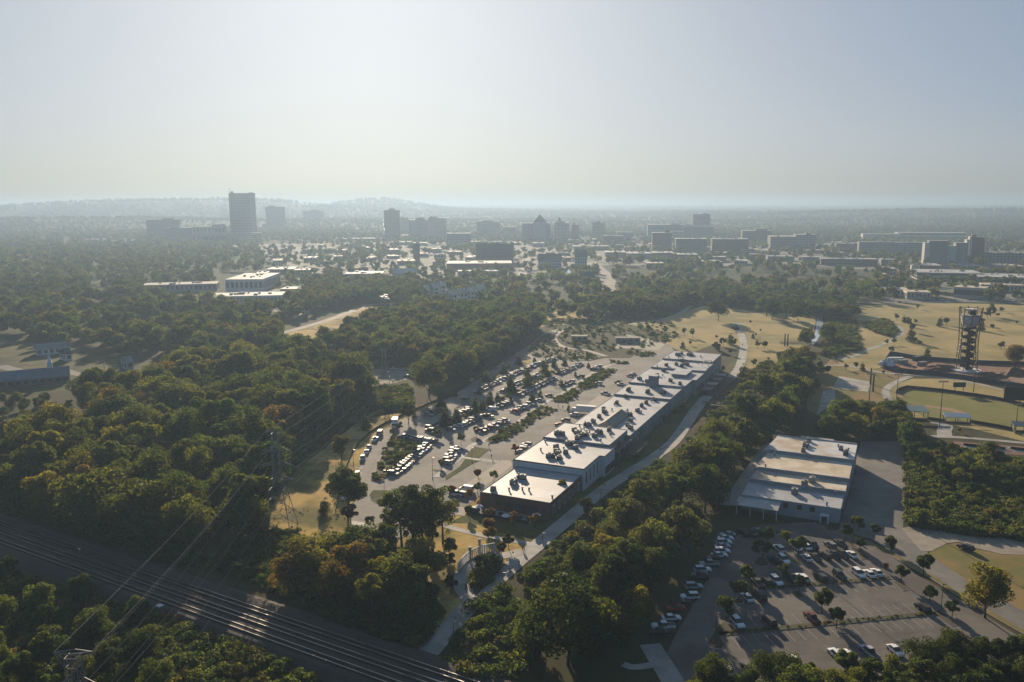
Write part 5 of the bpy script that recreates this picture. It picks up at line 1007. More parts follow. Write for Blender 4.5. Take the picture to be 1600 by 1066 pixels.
single([(60, 400, 5.2, 'dark'), (135, 635, 5.6, 'dark'), (305, 570, 7.2, 'green'), (350, 785, 4.8, 'dark'), (520, 905, 5.2, 'dark')], YOUNG, 5, ('young tree by the access road', 'the left'), 'young trees by the access road', t=tg)
p = PT(tg, 770, 900); plant_tree('broad_tree', 'tree', p, 13.5, FH, FOREST[0], 'yellow', 'big round sunlit tree between the access road and the drive lane')
single([(610, 848, 17, 'olive'), (628, 856, 20, 'green'), (646, 864, 23, 'dark'), (662, 868, 22, 'green'), (676, 862, 21, 'dark'), (692, 850, 18, 'olive')], [TALL[0], TALL[1]], 22, ('tall leafy tree in front of the hall', 'the left'), 'tall trees in front of the hall', name='tall_tree')
plant_tree('broad_tree', 'tree', PT(t5, 560, 640), 20, FH, FOREST[2], 'olive', 'large rounded tree at the left edge of the museum car park')
single([(1122, 501, 18.5, 'dark'), (1206, 500, 16, 'dark'), (1246, 504, 16, 'dark'), (1198, 495, 13, 'green'), (1228, 498, 15, 'green')], FOREST, FH, ('broad parkland tree behind the lawn', 'the left'), 'broad trees of the parkland', name='broad_tree')
plant_tree('broad_tree', 'tree', PT(tt, 1500, 815), 14.5, FH, FOREST[5], 'brown', 'bare round tree beside the construction site on the right')
single([(715, 770, 8.5, 'dark'), (875, 640, 6, 'dark'), (1140, 860, 10, 'dark'), (1235, 810, 7, 'dark'), (1325, 740, 7, 'dark'), (910, 980, 9.5, 'dark'), (770, 1010, 10, 'dark'), (1590, 590, 9, 'dark')], CONE, 7, ('pointed evergreen of the car park medians', 'the left'), 'pointed evergreens of the car park', name='evergreen_tree', t=t5)
single([(80, 690, 8, 'green'), (290, 590, 8, 'green'), (355, 530, 5, 'green'), (385, 820, 10, 'dark'), (490, 480, 8, 'green'), (585, 720, 11, 'dark'), (590, 790, 9, 'dark'), (680, 460, 5, 'dark'), (800, 620, 11, 'dark'), (930, 510, 7, 'dark'), (980, 590, 4, 'brown'), (1010, 755, 5, 'dark'), (755, 890, 5, 'olive'), (650, 950, 6, 'dark'), (1190, 630, 4, 'green'), (1060, 490, 6, 'dark'), (1355, 520, 4, 'red'), (120, 930, 7, 'dark'), (220, 950, 6, 'dark'), (380, 950, 5, 'green'), (1110, 1060, 4, 'green'), (1180, 880, 3, 'green')], CONE+PINE, 7, ('cone-shaped tree at the back of the museum car park', 'the left'), 'cone-shaped trees at the back of the car park', name='evergreen_tree', t=t6)
single([(670, 310, 4, 'olive'), (880, 150, 5, 'olive'), (920, 440, 4, 'olive'), (490, 400, 4, 'dark'), (1110, 210, 5, 'olive'), (1255, 130, 5, 'gold'), (450, 125, 3, 'dark'), (520, 95, 5, 'dark')], YOUNG, 5, ('small tree around the rain garden', 'the left'), 'small trees around the rain garden', t=t1)
single([(530, 900, 11, 'dark'), (530, 760, 6.5, 'brown'), (430, 1080, 7, 'dark'), (570, 1090, 9, 'green'), (680, 560, 9, 'dark'), (940, 520, 6, 'green'), (975, 490, 6, 'green')], PINE+FOREST[3:4], 8, ('shaggy tree along the outside of the drive', 'the left'), 'trees along the outside of the drive', name='roadside_tree', t=tm)
single([(240, 1000, 3.6, 'dark'), (50, 985, 7, 'dark'), (1275, 545, 4.6, 'red'), (1425, 565, 4.4, 'olive'), (1270, 690, 4.4, 'green'), (1025, 715, 5, 'red'), (1180, 760, 4.6, 'gold'), (1395, 950, 5, 'gold'), (1185, 910, 4.6, 'olive'), (1380, 1050, 4.6, 'gold')], YOUNG, 5, ('young street tree by the hall corner', 'the left'), 'young street trees by the hall', t=t1)
single([(500, 990, 5, 'gold'), (735, 1005, 5, 'gold'), (1060, 690, 8, 'yellow'), (1310, 890, 7, 'dark'), (520, 215, 5, 'red'), (240, 1064, 4.4, 'gold')], YOUNG, 5, ('young tree at the front of the hall', 'the left'), 'young trees at the front of the hall', t=t2)
single([(300, 250, 6, 'olive'), (305, 340, 5, 'dark'), (315, 530, 6.5, 'dark'), (600, 130, 5, 'gold'), (750, 185, 5, 'dark'), (695, 235, 5, 'dark'), (560, 360, 5.5, 'dark'), (640, 330, 5, 'dark'), (520, 440, 5, 'dark')], YOUNG, 5, ('small tree on the lawn by the curved path', 'the left'), 'small trees by the curved path', t=tp)
single([(850, 955, 6.2, 'dark'), (956, 970, 6.2, 'dark'), (1077, 985, 7.5, 'dark'), (1128, 990, 7, 'dark'), (937, 978, 4, 'gold'), (1026, 985, 3, 'gold')], VASE, 6, ('vase-shaped tree at the edge of the museum lawn', 'the left'), 'vase-shaped trees of the museum lawn', t=th)
single([(1067, 1058, 5, 'dark'), (1115, 1040, 5, 'dark'), (1275, 1075, 8, 'dark'), (1320, 1045, 8, 'dark'), (1365, 1035, 8, 'dark'), (1388, 1042, 7.5, 'dark'), (1278, 1000, 4, 'dark'), (1380, 950, 5, 'dark'), (1398, 945, 5, 'dark'), (1415, 945, 4, 'dark'), (1490, 905, 4, 'dark'), (1552, 955, 3, 'dark'), (1505, 995, 4, 'dark'), (1524, 985, 4, 'dark'), (1535, 1060, 7, 'dark'), (1575, 1060, 7, 'green')], PINE+YOUNG, 6, ('small dark tree along the lawn path', 'the left'), 'small trees along the lawn path', t=th)
single([(1430, 240, 8, 'dark'), (1490, 170, 7, 'dark'), (1345, 100, 6, 'dark'), (1300, 205, 5, 'dark'), (1265, 70, 6, 'dark'), (1035, 360, 5, 'olive'), (940, 520, 5, 'green'), (1000, 480, 5, 'olive'), (1060, 450, 5, 'green'), (1150, 310, 4, 'olive')], PINE+YOUNG, 6, ('dark tree along the far half of the hall', 'the left'), 'trees along the far half of the hall', t=t7)
single([(90, 665, 6, 'dark'), (495, 722, 7, 'dark'), (38, 575, 6, 'dark'), (122, 570, 6, 'olive'), (290, 365, 8, 'dark'), (235, 320, 6, 'dark'), (288, 322, 7, 'olive'), (366, 342, 6, 'dark'), (320, 430, 9, 'dark'), (315, 540, 10, 'dark'), (410, 585, 6, 'brown'), (150, 300, 8, 'olive'), (385, 170, 6, 'dark'), (645, 368, 8, 'dark'), (717, 350, 9, 'dark'), (1178, 275, 9, 'dark'), (1212, 255, 12, 'dark'), (1225, 170, 7, 'dark'), (1342, 205, 7, 'dark'), (1295, 260, 5, 'dark'), (1110, 350, 8, 'dark'), (1112, 415, 8, 'dark'), (1235, 395, 6, 'dark'), (1335, 635, 8, 'dark'), (1508, 340, 4, 'dark')], YOUNG+PINE, 6, ('young tree dotted on the park field', 'the left'), 'young trees of the park field', t=tt)
single([(318, 205, 8, 'dark'), (368, 220, 8, 'dark'), (480, 190, 5, 'dark'), (545, 180, 5, 'dark'), (580, 195, 5, 'green'), (420, 130, 4, 'dark'), (380, 125, 4, 'green'), (455, 100, 4, 'green'), (300, 300, 6, 'olive'), (710, 220, 4, 'dark'), (1180, 580, 3, 'olive'), (905, 190, 3, 'olive')], PINE+YOUNG, 6, ('small tree beside the sports ground', 'the left'), 'small trees beside the sports ground', t=tq)

single([(690, 340, 6, 'dark'), (790, 290, 5, 'green'), (850, 350, 6, 'dark'), (960, 380, 5, 'olive'), (1080, 330, 5, 'dark'), (1180, 400, 4, 'dark'), (720, 230, 5, 'olive'), (880, 200, 5, 'dark'), (1060, 180, 6, 'dark'), (1180, 250, 6, 'dark'), (1330, 250, 7, 'dark'), (1420, 180, 7, 'green'), (1540, 260, 7, 'dark'), (1250, 120, 6, 'olive'), (1120, 60, 6, 'dark'), (1500, 110, 7, 'dark'), (1350, 60, 6, 'green')], YOUNG+PINE, 6, ('young tree of the museum garden', 'the left'), 'young trees of the museum garden', t=t6)
# ------------------------------------------------------------------ railway
TD = Vector((.865, -.501, 0)).normalized(); TN = Vector((.501, .865, 0)).normalized()     # along the line, and away from the camera
RZT = math.atan2(TD.y, TD.x); Z0 = 2.0
C0 = TN*127.2+TD*(-30)                    # a point on the middle track
def rp(s, off, z=0.0): q = C0+TD*s+TN*(off-0); return Vector((q.x, q.y, z))
emb = MB(); S0, S1 = -420.0, 130.0
prof = [(-9.5, 0.0), (-6.8, 1.5), (8.3, 1.5), (11.5, 0.0)]
V = []
for s in np.linspace(S0, S1, 60):
    for o_, z in prof: q = rp(s, o_, z); V.append(q)
emb.add(V, [(i*4+j, i*4+j+1, i*4+j+5, i*4+j+4)[::-1] for i in range(59) for j in range(3)]); struct(emb.build('railway_embankment', BALLAST))
sl = MB(); rl = MB()
def track(off0, off1, s0, s1, label):
    t = tag(empty('railway_track', rp(s0, off0, 1.5), 0), label, 'railway track', 'tracks of the railway'); o = t.location
    n = int((s1-s0)/.62); b = MB()
    def off(s): k = (s-s0)/(s1-s0); k = k*k*(3-2*k) if off0 != off1 else 0; return off0+(off1-off0)*k
    for i in range(n):
        s = s0+i*.62; q = rp(s, off(s), 1.62)-o; b.box(q, (.24, 2.5, .18), RZT)
    stuff(b.build('sleepers', WOOD, t))
    for sd in (-.76, .76):
        pts = [rp(s, off(s)+sd, 0)-Vector((o.x, o.y, 0)) for s in np.linspace(s0, s1, 40 if off0 != off1 else 12)]
        b = MB(); wall_mb(b, pts, 1.7-o.z, 1.87-o.z, .11); b.build('rail', RAIL, t)
track(4.0, 4.0, S0, S1, 'railway track farthest from the camera'); track(0, 0, S0, S1, 'middle track of the railway'); track(-4.0, -4.0, S0, S1, 'railway track nearest the camera'); track(.02, 3.98, -70, 8, 'crossover track joining the middle and far tracks')
# bridge over the greenway: side walls and walkway panels
W0, W1 = 34, 92
b = MB()
for o_ in (7.1, -6.6): wall_mb(b, [rp(W0-(10 if o_ < 0 else 0), o_), rp(W1, o_)], 0, 2.5, .4)
bt = tag(empty('railway_bridge', rp(W0, 0, 0)), 'concrete railway bridge over the greenway at the bottom edge', 'bridge'); o_b = b.build('side_wall', CONCW, bt); o_b.location = -bt.location
pm = MB(); pm.box((0, 0, .05), (2.55, 1.35, .1), mi=0).box((1.3, 0, .06), (.14, 1.4, .13), mi=1); PAN = pm.mesh('walkway_panel', [mat('grating', (.12, .13, .135), (.09, .098, .1)), CONC])
for rw_, s0, n in ((2.0, 16, 22), (-2.0, 12, 24)):
    for k in range(n): q = rp(s0+k*2.75, rw_, 1.7)-bt.location; put('walkway_panel', PAN, bt, q, RZT)
pst = MB().box((0, 0, .55), (.05, .05, 1.1)).mesh('fence_post', DARK)
for k in range(19): q = rp(W0+k*3, 7.1, 2.5)-bt.location; put('fence_post', pst, bt, q)
b = MB(); [wall_mb(b, [rp(W0, 7.1), rp(W1-2, 7.1)], 2.5+h, 2.54+h, .04) for h in (.4, .75, 1.06)]; o_b = b.build('fence_rail', DARK, bt); o_b.location = -bt.location; stuff(o_b)
for i, (s, o_) in enumerate(((20, 8.8), (25.5, 8.8), (31, 8.8), (9, -7.6), (15, -7.6), (20.5, -7.6))):
    q = rp(s, o_, .6); tag(MB().box((0, 0, .8), (.45, .3, 1.6)).build('marker_post', CONC, None, q), f'pale concrete marker post, {nth(i % 3)} from left on the {"far" if i < 3 else "near"} side of the tracks', 'post', 'marker posts beside the railway')
t = tag(empty('signal_cabinet', P(251, 962, 0), RZT), 'white-topped signal cabinet standing beside the tracks', 'cabinet'); MB().box((0, 0, 1.3), (1.2, 1.0, 2.6)).build('body', STEEL, t); MB().box((0, 0, 2.68), (1.5, 1.3, .16)).build('lid', WHITEWALL, t)
t = tag(empty('railway_signal', P(126, 890, 1.5), RZT), 'thin railway signal mast between the tracks on the left', 'signal'); MB().tube((0, 0, 0), (0, 0, 6), .09, 6).build('mast', STEEL, t); MB().box((0, 0, 6), (1.6, .3, .2)).box((.5, -.1, 5.6), (.4, .3, .7)).build('signal_head', STEEL, t)
# ------------------------------------------------------------------ pylons and power lines
def pylon(base, h, rz, label):
    t = tag(empty('lattice_pylon', base, rz), label, 'pylon', 'lattice pylons of the power line')
    def wd(z): k = z/h; return 3.6*(1-k/.62)+1.0 if k < .62 else 1.0-.25*(k-.62)
    for sx in (-1, 1):
        for sy in (-1, 1):
            b = MB(); zs = [0, h*.31, h*.62, h*.97]
            for z0, z1 in zip(zs, zs[1:]): b.tube((sx*wd(z0), sy*wd(z0), z0), (sx*wd(z1), sy*wd(z1), z1), .1, 4)
            b.build('leg', STEEL, t)
    b = MB(); zs = [h*k for k in (0, .16, .3, .42, .52, .6, .68, .76, .84, .92, .97)]
    for z0, z1 in zip(zs, zs[1:]):
        for sx, sy, ex, ey in ((-1, -1, 1, -1), (1, -1, 1, 1), (1, 1, -1, 1), (-1, 1, -1, -1)):
            b.tube((sx*wd(z0), sy*wd(z0), z0), (ex*wd(z1), ey*wd(z1), z1), .06, 4); b.tube((ex*wd(z0), ey*wd(z0), z0), (sx*wd(z1), sy*wd(z1), z1), .06, 4); b.tube((sx*wd(z1), sy*wd(z1), z1), (ex*wd(z1), ey*wd(z1), z1), .06, 4)
    stuff(b.build('bracing', STEEL, t))
    tips = []
    for z, L in ((h*.99, 2.9), (h*.80, 4.4), (h*.655, 5.2), (h*.51, 5.0)):
        b = MB(); top = z == h*.99
        for sx in (-1, 1):
            for sy in (-.8, .8): b.tube((0, sy, z), (sx*L, 0, z), .1, 4); b.tube((sx*1.0, sy, z+(-2.2 if top else 1.3)), (sx*L, 0, z), .07, 4)
            if not top:
                b.tube((sx*L, 0, z), (sx*L, 0, z-1.2), .08, 5)
            tips.append((sx*L, z-(0 if top else 1.2)))
        b.build('crossarm', STEEL, t)
    return t, tips
HB = 32.0
pA_top = P(113, 1016, HB); pB = P(437, 828); pC = P(601, 607); pA = Vector((pA_top.x, pA_top.y, 0))
dl = (pB-pA); rzp = math.atan2(dl.y, dl.x)-math.pi/2
dl2 = (pC-pB); rzq = math.atan2(dl2.y, dl2.x)-math.pi/2
TA = pylon(pA, HB, rzp, 'lattice pylon at the bottom left corner of the photo'); TB = pylon(pB, HB, (rzp+rzq)/2, 'lattice pylon in the dry meadow left of the drive'); TC = pylon(pC, 22.5, rzq, 'distant lattice pylon beside the pale car park')
def wpt(T, i):
    o, tips = T; x, z = tips[i]; a = o.rotation_euler.z; return Vector((o.location.x+x*math.cos(a), o.location.y+x*math.sin(a), z))
pD = pC+(pC-pB).normalized()*0
arm = ('top', 'top', 'upper arm', 'upper arm', 'middle arm', 'middle arm', 'lower arm', 'lower arm')
def wire(a, c, sag, r, label, m=STEEL):
    b = MB(); pts = [a.lerp(c, k/24)-Vector((0, 0, sag*4*(k/24)*(1-k/24))) for k in range(25)]
    for p, q in zip(pts, pts[1:]): b.tube(p, q, r, 3)
    b2 = b.build('power_line', m); tag(b2, label, 'power line', 'wires of the power line')
for i in range(8):
    sd = 'left' if i % 2 == 0 else 'right'
    wire(wpt(TA, i), wpt(TB, i), 1.5 if i < 2 else 3, .04 if i < 2 else .022, f'wire from the {arm[i]}, {sd} side, spanning the railway')
    wire(wpt(TB, i), wpt(TC, i), 2.5 if i < 2 else 5, .045 if i < 2 else .028, f'wire from the {arm[i]}, {sd} side, spanning the dark wood')
# ------------------------------------------------------------------ lookout tower under construction
tw = P(1509, 580); TH = ztop(1509, 480, tw); t = tag(empty('lookout_tower', tw), 'unfinished steel lookout tower with a dark spiral stair and wrapped top', 'tower')
def tr_(z): k = z/TH; return 5.2+1.2*(2*abs(k-.48))**1.6
cs = MB()
for k in range(8):
    b = MB(); zs = np.linspace(0, TH, 13); a0 = k*math.pi/4
    for z0, z1 in zip(zs, zs[1:]):
        f0, f1 = a0+.55*z0/TH, a0+.55*z1/TH; b.tube((tr_(z0)*math.cos(f0), tr_(z0)*math.sin(f0), z0), (tr_(z1)*math.cos(f1), tr_(z1)*math.sin(f1), z1), .24, 5)
    b.build('column', mat('rust_steel', (.11, .06, .04), (.08, .045, .032), rough=.7), t)
b = MB()
for z in np.linspace(TH*.08, TH*.98, 9):
    for k in range(8):
        f0 = k*math.pi/4+.55*z/TH; f1 = f0+math.pi/4; b.tube((tr_(z)*math.cos(f0), tr_(z)*math.sin(f0), z), (tr_(z)*math.cos(f1), tr_(z)*math.sin(f1), z), .14, 4)
        z2 = z+TH*.115
        if z2 < TH: f2 = f1+.55*.115; b.tube((tr_(z)*math.cos(f0), tr_(z)*math.sin(f0), z), (tr_(z2)*math.cos(f2), tr_(z2)*math.sin(f2), z2), .1, 4)
stuff(b.build('ring_beam', RUST, t))
MB().tube((0, 0, 0), (0, 0, TH*.93), .8, 10).build('core', DARK, t)
st = MB(); st.add([(.7, -.6, 0), (3.5, -1.1, 0), (3.5, 1.1, 0), (.7, .6, 0), (.7, -.6, -.25), (3.5, -1.1, -.25), (3.5, 1.1, -.25), (.7, .6, -.25), (3.45, -1.1, 1.1), (3.45, 1.1, 1.1)], [(0, 1, 2, 3), (7, 6, 5, 4), (0, 4, 5, 1), (1, 5, 6, 2), (2, 6, 7, 3), (3, 7, 4, 0), (1, 2, 9, 8)]); STEP = st.mesh('stair_flight', DARK)
for k in range(84): put('stair_flight', STEP, t, (0, 0, 1.2+k*TH*.72/84), k*.48)
b = MB()
for k in range(10):
    a = k*.7; z = 3+k*TH*.06; b.box((tr_(z)*.8*math.cos(a), tr_(z)*.8*math.sin(a), z), (1.6, .5, .4), a)
stuff(b.build('lights_and_wraps', WHITEWALL, t))
b = MB(); n = 20
for k in range(n):
    a0, a1 = 2*math.pi*k/n, 2*math.pi*(k+1)/n
    for z0, z1, r0, r1 in ((TH*.68, TH*.77, 3.0, 4.7), (TH*.77, TH*.87, 4.7, 5.2)):
        b.add([(r0*math.cos(a0), r0*math.sin(a0), z0+(.8*math.sin(k*2.1) if r0 < 4 else 0)), (r0*math.cos(a1), r0*math.sin(a1), z0+(.8*math.sin((k+1)*2.1) if r0 < 4 else 0)), (r1*math.cos(a1), r1*math.sin(a1), z1), (r1*math.cos(a0), r1*math.sin(a0), z1)], [(0, 1, 2, 3)])
b.build('white_wrap', WHITEWALL, t)
b = MB(); b.tube((0, 0, TH*.865), (0, 0, TH*.88), 5.0, 20); b.build('platform', CONCW, t)
b = MB(); b.tube((0, 0, TH*.95), (0, 0, TH*.97), 3.5, 16).box((1, 0, TH*.91), (3, 2.4, 2.6), mi=1); b.build('roof_frame', [WHITEWALL, DARK], t)
MB().tube((0, 0, 0), (0, 0, 1.1), 8.2, 24).build('base_ring', WHITEWALL, t)
# site fence, heaps, cabins
def fence(name, label, cat, pts, h, m, step=6.0, posts=True, th=.08, part='fence_panel'):
    o = tag(empty(name, pts[0]), label, cat); cum = [0]
    for a, c in zip(pts, pts[1:]): cum.append(cum[-1]+(c-a).length)
    n = max(1, int(cum[-1]/step)); P_ = []
    for k in range(n+1):
        d = cum[-1]*k/n; j = max(i for i in range(len(cum)) if cum[i] <= d+1e-6); j = min(j, len(pts)-2); P_.append(pts[j].lerp(pts[j+1], (d-cum[j])/max(1e-6, cum[j+1]-cum[j])))
    for a, c in zip(P_, P_[1:]):
        d = c-a; mid = (a+c)/2-pts[0]; MB().box((0, 0, h/2+.05), (d.length-.12, th, h)).build(part, m, o, mid, math.atan2(d.y, d.x))
    if posts:
        pm = MB().box((0, 0, h/2+.15), (.1, .14, h+.3)).mesh('post', DARK)
        for a in P_: put('post', pm, o, a-pts[0])
    return o
fence('site_fence', 'blue screened fence on the near side of the construction site', 'fence', smooth([P(1380, 577), P(1400, 580), P(1421, 583), P(1490, 590), P(1559, 601), P(1600, 607), P(1680, 620)], 4), 2.4, BLUEF)
fence('site_fence', 'blue screened fence on the far side of the construction site', 'fence', [P(1380, 577), P(1383, 566), P(1391, 554), P(1435, 562), P(1490, 566), P(1532, 569), P(1600, 571), P(1700, 577)], 2.4, BLUEF)
fence('outfield_fence', 'dark outfield fence curving round the ball field', 'fence', [P(1400, 615), P(1406, 609.5), P(1417, 606.8), P(1465, 611.2), P(1518, 618.5), P(1569, 626.5), P(1600, 635), P(1680, 655)], 1.6, DARK, 8)
fence('chain_fence', 'low dark chain fence along the near side of the ball field', 'fence', [P(1449, 656), P(1477, 660)], 1.4, DARK, 4); fence('chain_fence', 'dark chain fence right of the dugout before the pitch', 'fence', [P(1516, 661), P(1540, 665), P(1580, 672), P(1586, 678)], 1.5, DARK, 5)
fence('lot_fence', 'thin wooden fence along the left edge of the museum car park', 'fence', smooth([P(524, 800), P(531, 770), P(540, 735), P(552, 705), P(575, 680), P(600, 664), P(640, 645), P(690, 623), P(740, 594), P(795, 558), P(838, 528)], 5), 1.0, WOOD, 5)
o = fence('yard_fence', 'tall dark screen fence behind the warehouse yard', 'fence', [P(1272, 674), P(1299, 677)], 4.2, DARK, 3.2, th=.1)
heap = leaf_mesh  # (heaps below are meshes of their own)
def mound(name, label, cat, pos, rx, ry, hh, m, seed, group=None):
    b = MB(); n, r_ = 22, 6; V = [(0, 0, hh)]; rs_ = random.Random(seed)
    for i in range(1, r_+1):
        k = i/r_
        for j in range(n): a = 2*math.pi*j/n; w_ = 1+.25*rs_.uniform(-1, 1); V.append((rx*k*math.cos(a)*w_, ry*k*math.sin(a)*w_, hh*(1-k)**.8*(1+.4*rs_.uniform(-1, 1)) if i < r_ else -.1))
    Fs = [(0, 1+j, 1+(j+1) % n) for j in range(n)]
    for i in range(r_-1):
        for j in range(n): a, c = 1+i*n+j, 1+i*n+(j+1) % n; Fs.append((a, a+n, c+n, c))
    b.add(V, Fs); return tag(b.build(name, m, None, pos), label, cat, group)
mound('soil_heap', 'red soil heap left of the lookout tower', 'heap', P(1470, 577), 16, 8, 2.6, DIRT, 1); mound('soil_heap', 'red soil heap at the right end of the construction site', 'heap', P(1587, 585), 9, 7, 4, DIRT, 2); mound('soil_heap', 'brown soil heap right of the lookout tower', 'heap', P(1545, 588), 12, 5, 2.4, DIRT, 3)
mound('white_sheeted_heap', 'heap under crumpled white sheeting at the left of the site', 'heap', P(1385, 570), 5, 5, 4.2, WHITEWALL, 4)
for i, (x, y, L, m, lb) in enumerate(((1399, 565, 9, WHITEWALL, 'white site cabin behind the blue fence'), (1410, 569, 6, GREENROOF, 'green container by the white site cabin'), (1441, 572, 6, STEEL, 'grey container in the middle of the site'), (1435, 563, 10, DARK, 'dark container against the far site fence'))):
    t = tag(empty('site_container', P(x, y), .2*i), lb, 'container'); MB().box((0, 0, 1.3), (L, 2.5, 2.6)).build('body', m, t); MB().box((0, 0, 2.66), (L+.2, 2.7, .1)).build('roof', m, t); MB().box((L/2-1.2, -1.27, 1.1), (.9, .06, 2)).build('door', GREYWALL, t)
# ------------------------------------------------------------------ ball field furniture
def flood(px, yt, yb, label, lamps=4):
    p = P(px, yb); h = ztop(px, yt, p); t = tag(empty('floodlight', p), label, 'floodlight'); MB().tube((0, 0, 0), (0, 0, h), .22, 6, r2=.12).build('pole', DARK, t); MB().box((0, 0, h), (4.4, .2, .2)).build('crossbar', DARK, t)
    lm = MB().box((0, -.15, .25), (.6, .5, .5)).mesh('lamp', STEEL)
    for k in range(lamps): put('lamp', lm, t, (-1.7+k*3.4/(lamps-1), 0, h+.1))
flood(1468, 597, 667, 'tall thin floodlight in front of the infield'); flood(1401, 586, 623, 'floodlight at the left corner of the ball field'); flood(1521, 580, 613, 'floodlight behind the scoreboard'); flood(1587, 633, 672, 'dark floodlight mast at the right of the pitch'); flood(1358, 585, 628, 'floodlight left of the ball field path')
t = tag(empty('scoreboard', P(1498, 614.5), 0), 'dark green scoreboard on two posts behind the outfield fence', 'scoreboard'); MB().box((0, 0, 4.6), (6.6, .4, 2.6)).build('board', mat('board_green', (.02, .05, .035), (.025, .06, .04)), t)
for x in (-2.2, 2.2): MB().box((x, 0, 1.7), (.25, .25, 3.4)).build('post', DARK, t)
for x in (-1.7, 1.7): MB().box((x, -.22, 4.6), (1.4, .06, .6)).build('number_panel', DARK, t)
t = tag(empty('score_screen', P(1594, 628), -.15), 'large black backboard at the right of the outfield', 'board'); MB().box((0, 0, 4.2), (16, .5, 7)).build('board', DARK, t)
for x in (-7, 0, 7): MB().box((x, .5, 2), (.4, .4, 4)).build('post', DARK, t)
def shelter(x0, x1, yb, h, dep, roofm, label, posts=3):
    c = P((x0+x1)/2, yb); k = proj(c)[2]; W_ = (x1-x0)*k/F; t = tag(empty('dugout_shelter', c, -.2), label, 'shelter')
    MB().add([(-W_/2, -.6, h-.5), (W_/2, -.6, h-.5), (W_/2, dep, h+.6), (-W_/2, dep, h+.6), (-W_/2, -.6, h-.7), (W_/2, -.6, h-.7), (W_/2, dep, h+.4), (-W_/2, dep, h+.4)], [(0, 1, 2, 3), (7, 6, 5, 4), (0, 4, 5, 1), (1, 5, 6, 2), (2, 6, 7, 3), (3, 7, 4, 0)]).build('roof', roofm, t)
    for i in range(posts):
        for y in (0, dep-.3): MB().box((0, 0, (h-.5)/2), (.3, .3, h-.5)).build('post', RUST, t, (-W_/2+.4+(W_-.8)*i/(posts-1), y, 0))
    MB().box((0, dep-.5, .5), (W_*.9, .4, .12)).build('bench', STEEL, t); MB().box((0, -.3, .5), (W_, .2, 1)).build('low_wall', BRICK, t)
shelter(1408, 1449, 656, 4.6, 7, GREENROOF, 'green-roofed shelter at the left of the ball field'); shelter(1477, 1515, 662, 3.6, 3.5, WHITEWALL, 'pale flat-roofed dugout in front of the infield'); shelter(1585, 1625, 676, 3.4, 4, BLUEROOF, 'bluish dugout roof at the right edge')
def court(q, label):
    w_ = area(TP(tf, q)); o = tag(empty('tennis_court', w_[0]), label, 'tennis court'); b = MB(); b.prism([p-w_[0] for p in w_], 0, .12); b.build('surface', mat('court_green', (.11, .15, .15), (.095, .13, .13)), o)
    c = sum(w_, Vector())/4; b = MB()
    for i in range(4):
        a, e = w_[i].lerp(c, .18)-w_[0], w_[(i+1) % 4].lerp(c, .18)-w_[0]; ribbon_mb(b, [a, e], .12, .126)
    a, e = (w_[0].lerp(w_[3], .5))-w_[0], (w_[1].lerp(w_[2], .5))-w_[0]; b.build('court_lines', PAINT, o); b = MB(); wall_mb(b, [a, e], .12, 1.05, .05); b.build('net', DARK, o)
court([(890, 815), (1090, 835), (1150, 890), (920, 870)], 'left tennis court beyond the thicket'); court([(1130, 840), (1330, 860), (1440, 920), (1230, 890)], 'middle tennis court beyond the thicket'); court([(1380, 850), (1595, 875), (1700, 935), (1500, 915)], 'right tennis court beyond the thicket')
sheet('court_surround', [TP(tf, [(790, 795), (1640, 860), (1800, 960), (1500, 950), (850, 900)])], .05, mat('court_red', (.14, .06, .045), (.12, .05, .04)))
# ------------------------------------------------------------------ lamps, poles, people, seats
def lamp(px, yt, yb, label, group='path lamps', two=False):
    p = P(px, yb, .1); h = ztop(px, yt, p); t = tag(empty('street_lamp', p), label, 'street lamp', group); MB().tube((0, 0, 0), (0, 0, h-p.z), .09, 6, r2=.06).build('pole', DARK, t)
    MB().tube((0, 0, 0), (0, 0, .5), .2, 8).build('base', CONC, t)
    b = MB(); b.box((.35, 0, h-p.z), (.9, .3, .12)).tube((0, 0, h-p.z-.1), (0, 0, h-p.z+.1), .12, 6); b.build('lamp_head', DARK, t)
    return t
for i, (x, yt, yb) in enumerate(((709, 972, 993), (786, 895, 913), (847.5, 833, 847.5), (938.5, 765, 779), (968, 728, 737), (1075, 655, 663), (1098, 620, 629))): lamp(x, yt, yb, f'slim dark lamp, {nth(i)} from the near end of the greenway')
for i, (x, yt, yb) in enumerate(((1301, 880, 921), (1118, 958, 1010), (1332, 806, 857), (1470, 913, 957))): lamp(x, yt, yb, ('tall lamp on the median between the white cars', 'tall lamp on the teardrop island', 'tall lamp behind the topmost row of cars', 'tall lamp at the right end of the lower median')[i], 'lamps of the front car park')
for i, (x, yt, yb) in enumerate(((737.5, 700, 722), (553, 703, 736), (676, 715, 748), (750, 587, 609), (820, 560, 580), (668, 625, 640), (865, 580, 600), (795, 655, 672), (600, 735, 752))): lamp(x, yt, yb, f'car park lamp, {nth(i)} as listed from the walkway outward' if False else ('lamp on the lawn island by the crossing', 'lamp outside the drive by the silver suv', 'lamp behind the tall trees', 'lamp at the back lane by the grass tongue', 'lamp among the far evergreens', 'lamp in the shaded corner of the lot', 'lamp beside the second planting strip', 'lamp by the first planting strip', 'lamp in the rain garden corner')[i], 'lamps of the museum car park')
def pole(px, yt, yb, label):
    p = P(px, yb); h = ztop(px, yt, p); t = tag(empty('utility_pole', p), label, 'utility pole', 'utility poles'); MB().tube((0, 0, 0), (0, 0, h), .17, 6, r2=.12).build('pole', WOOD, t); MB().box((0, 0, h-.6), (2.2, .12, .14)).build('crossbar', WOOD, t); MB().tube((.3, -.2, h-2.2), (.3, -.2, h-1.3), .25, 8).build('transformer', STEEL, t)
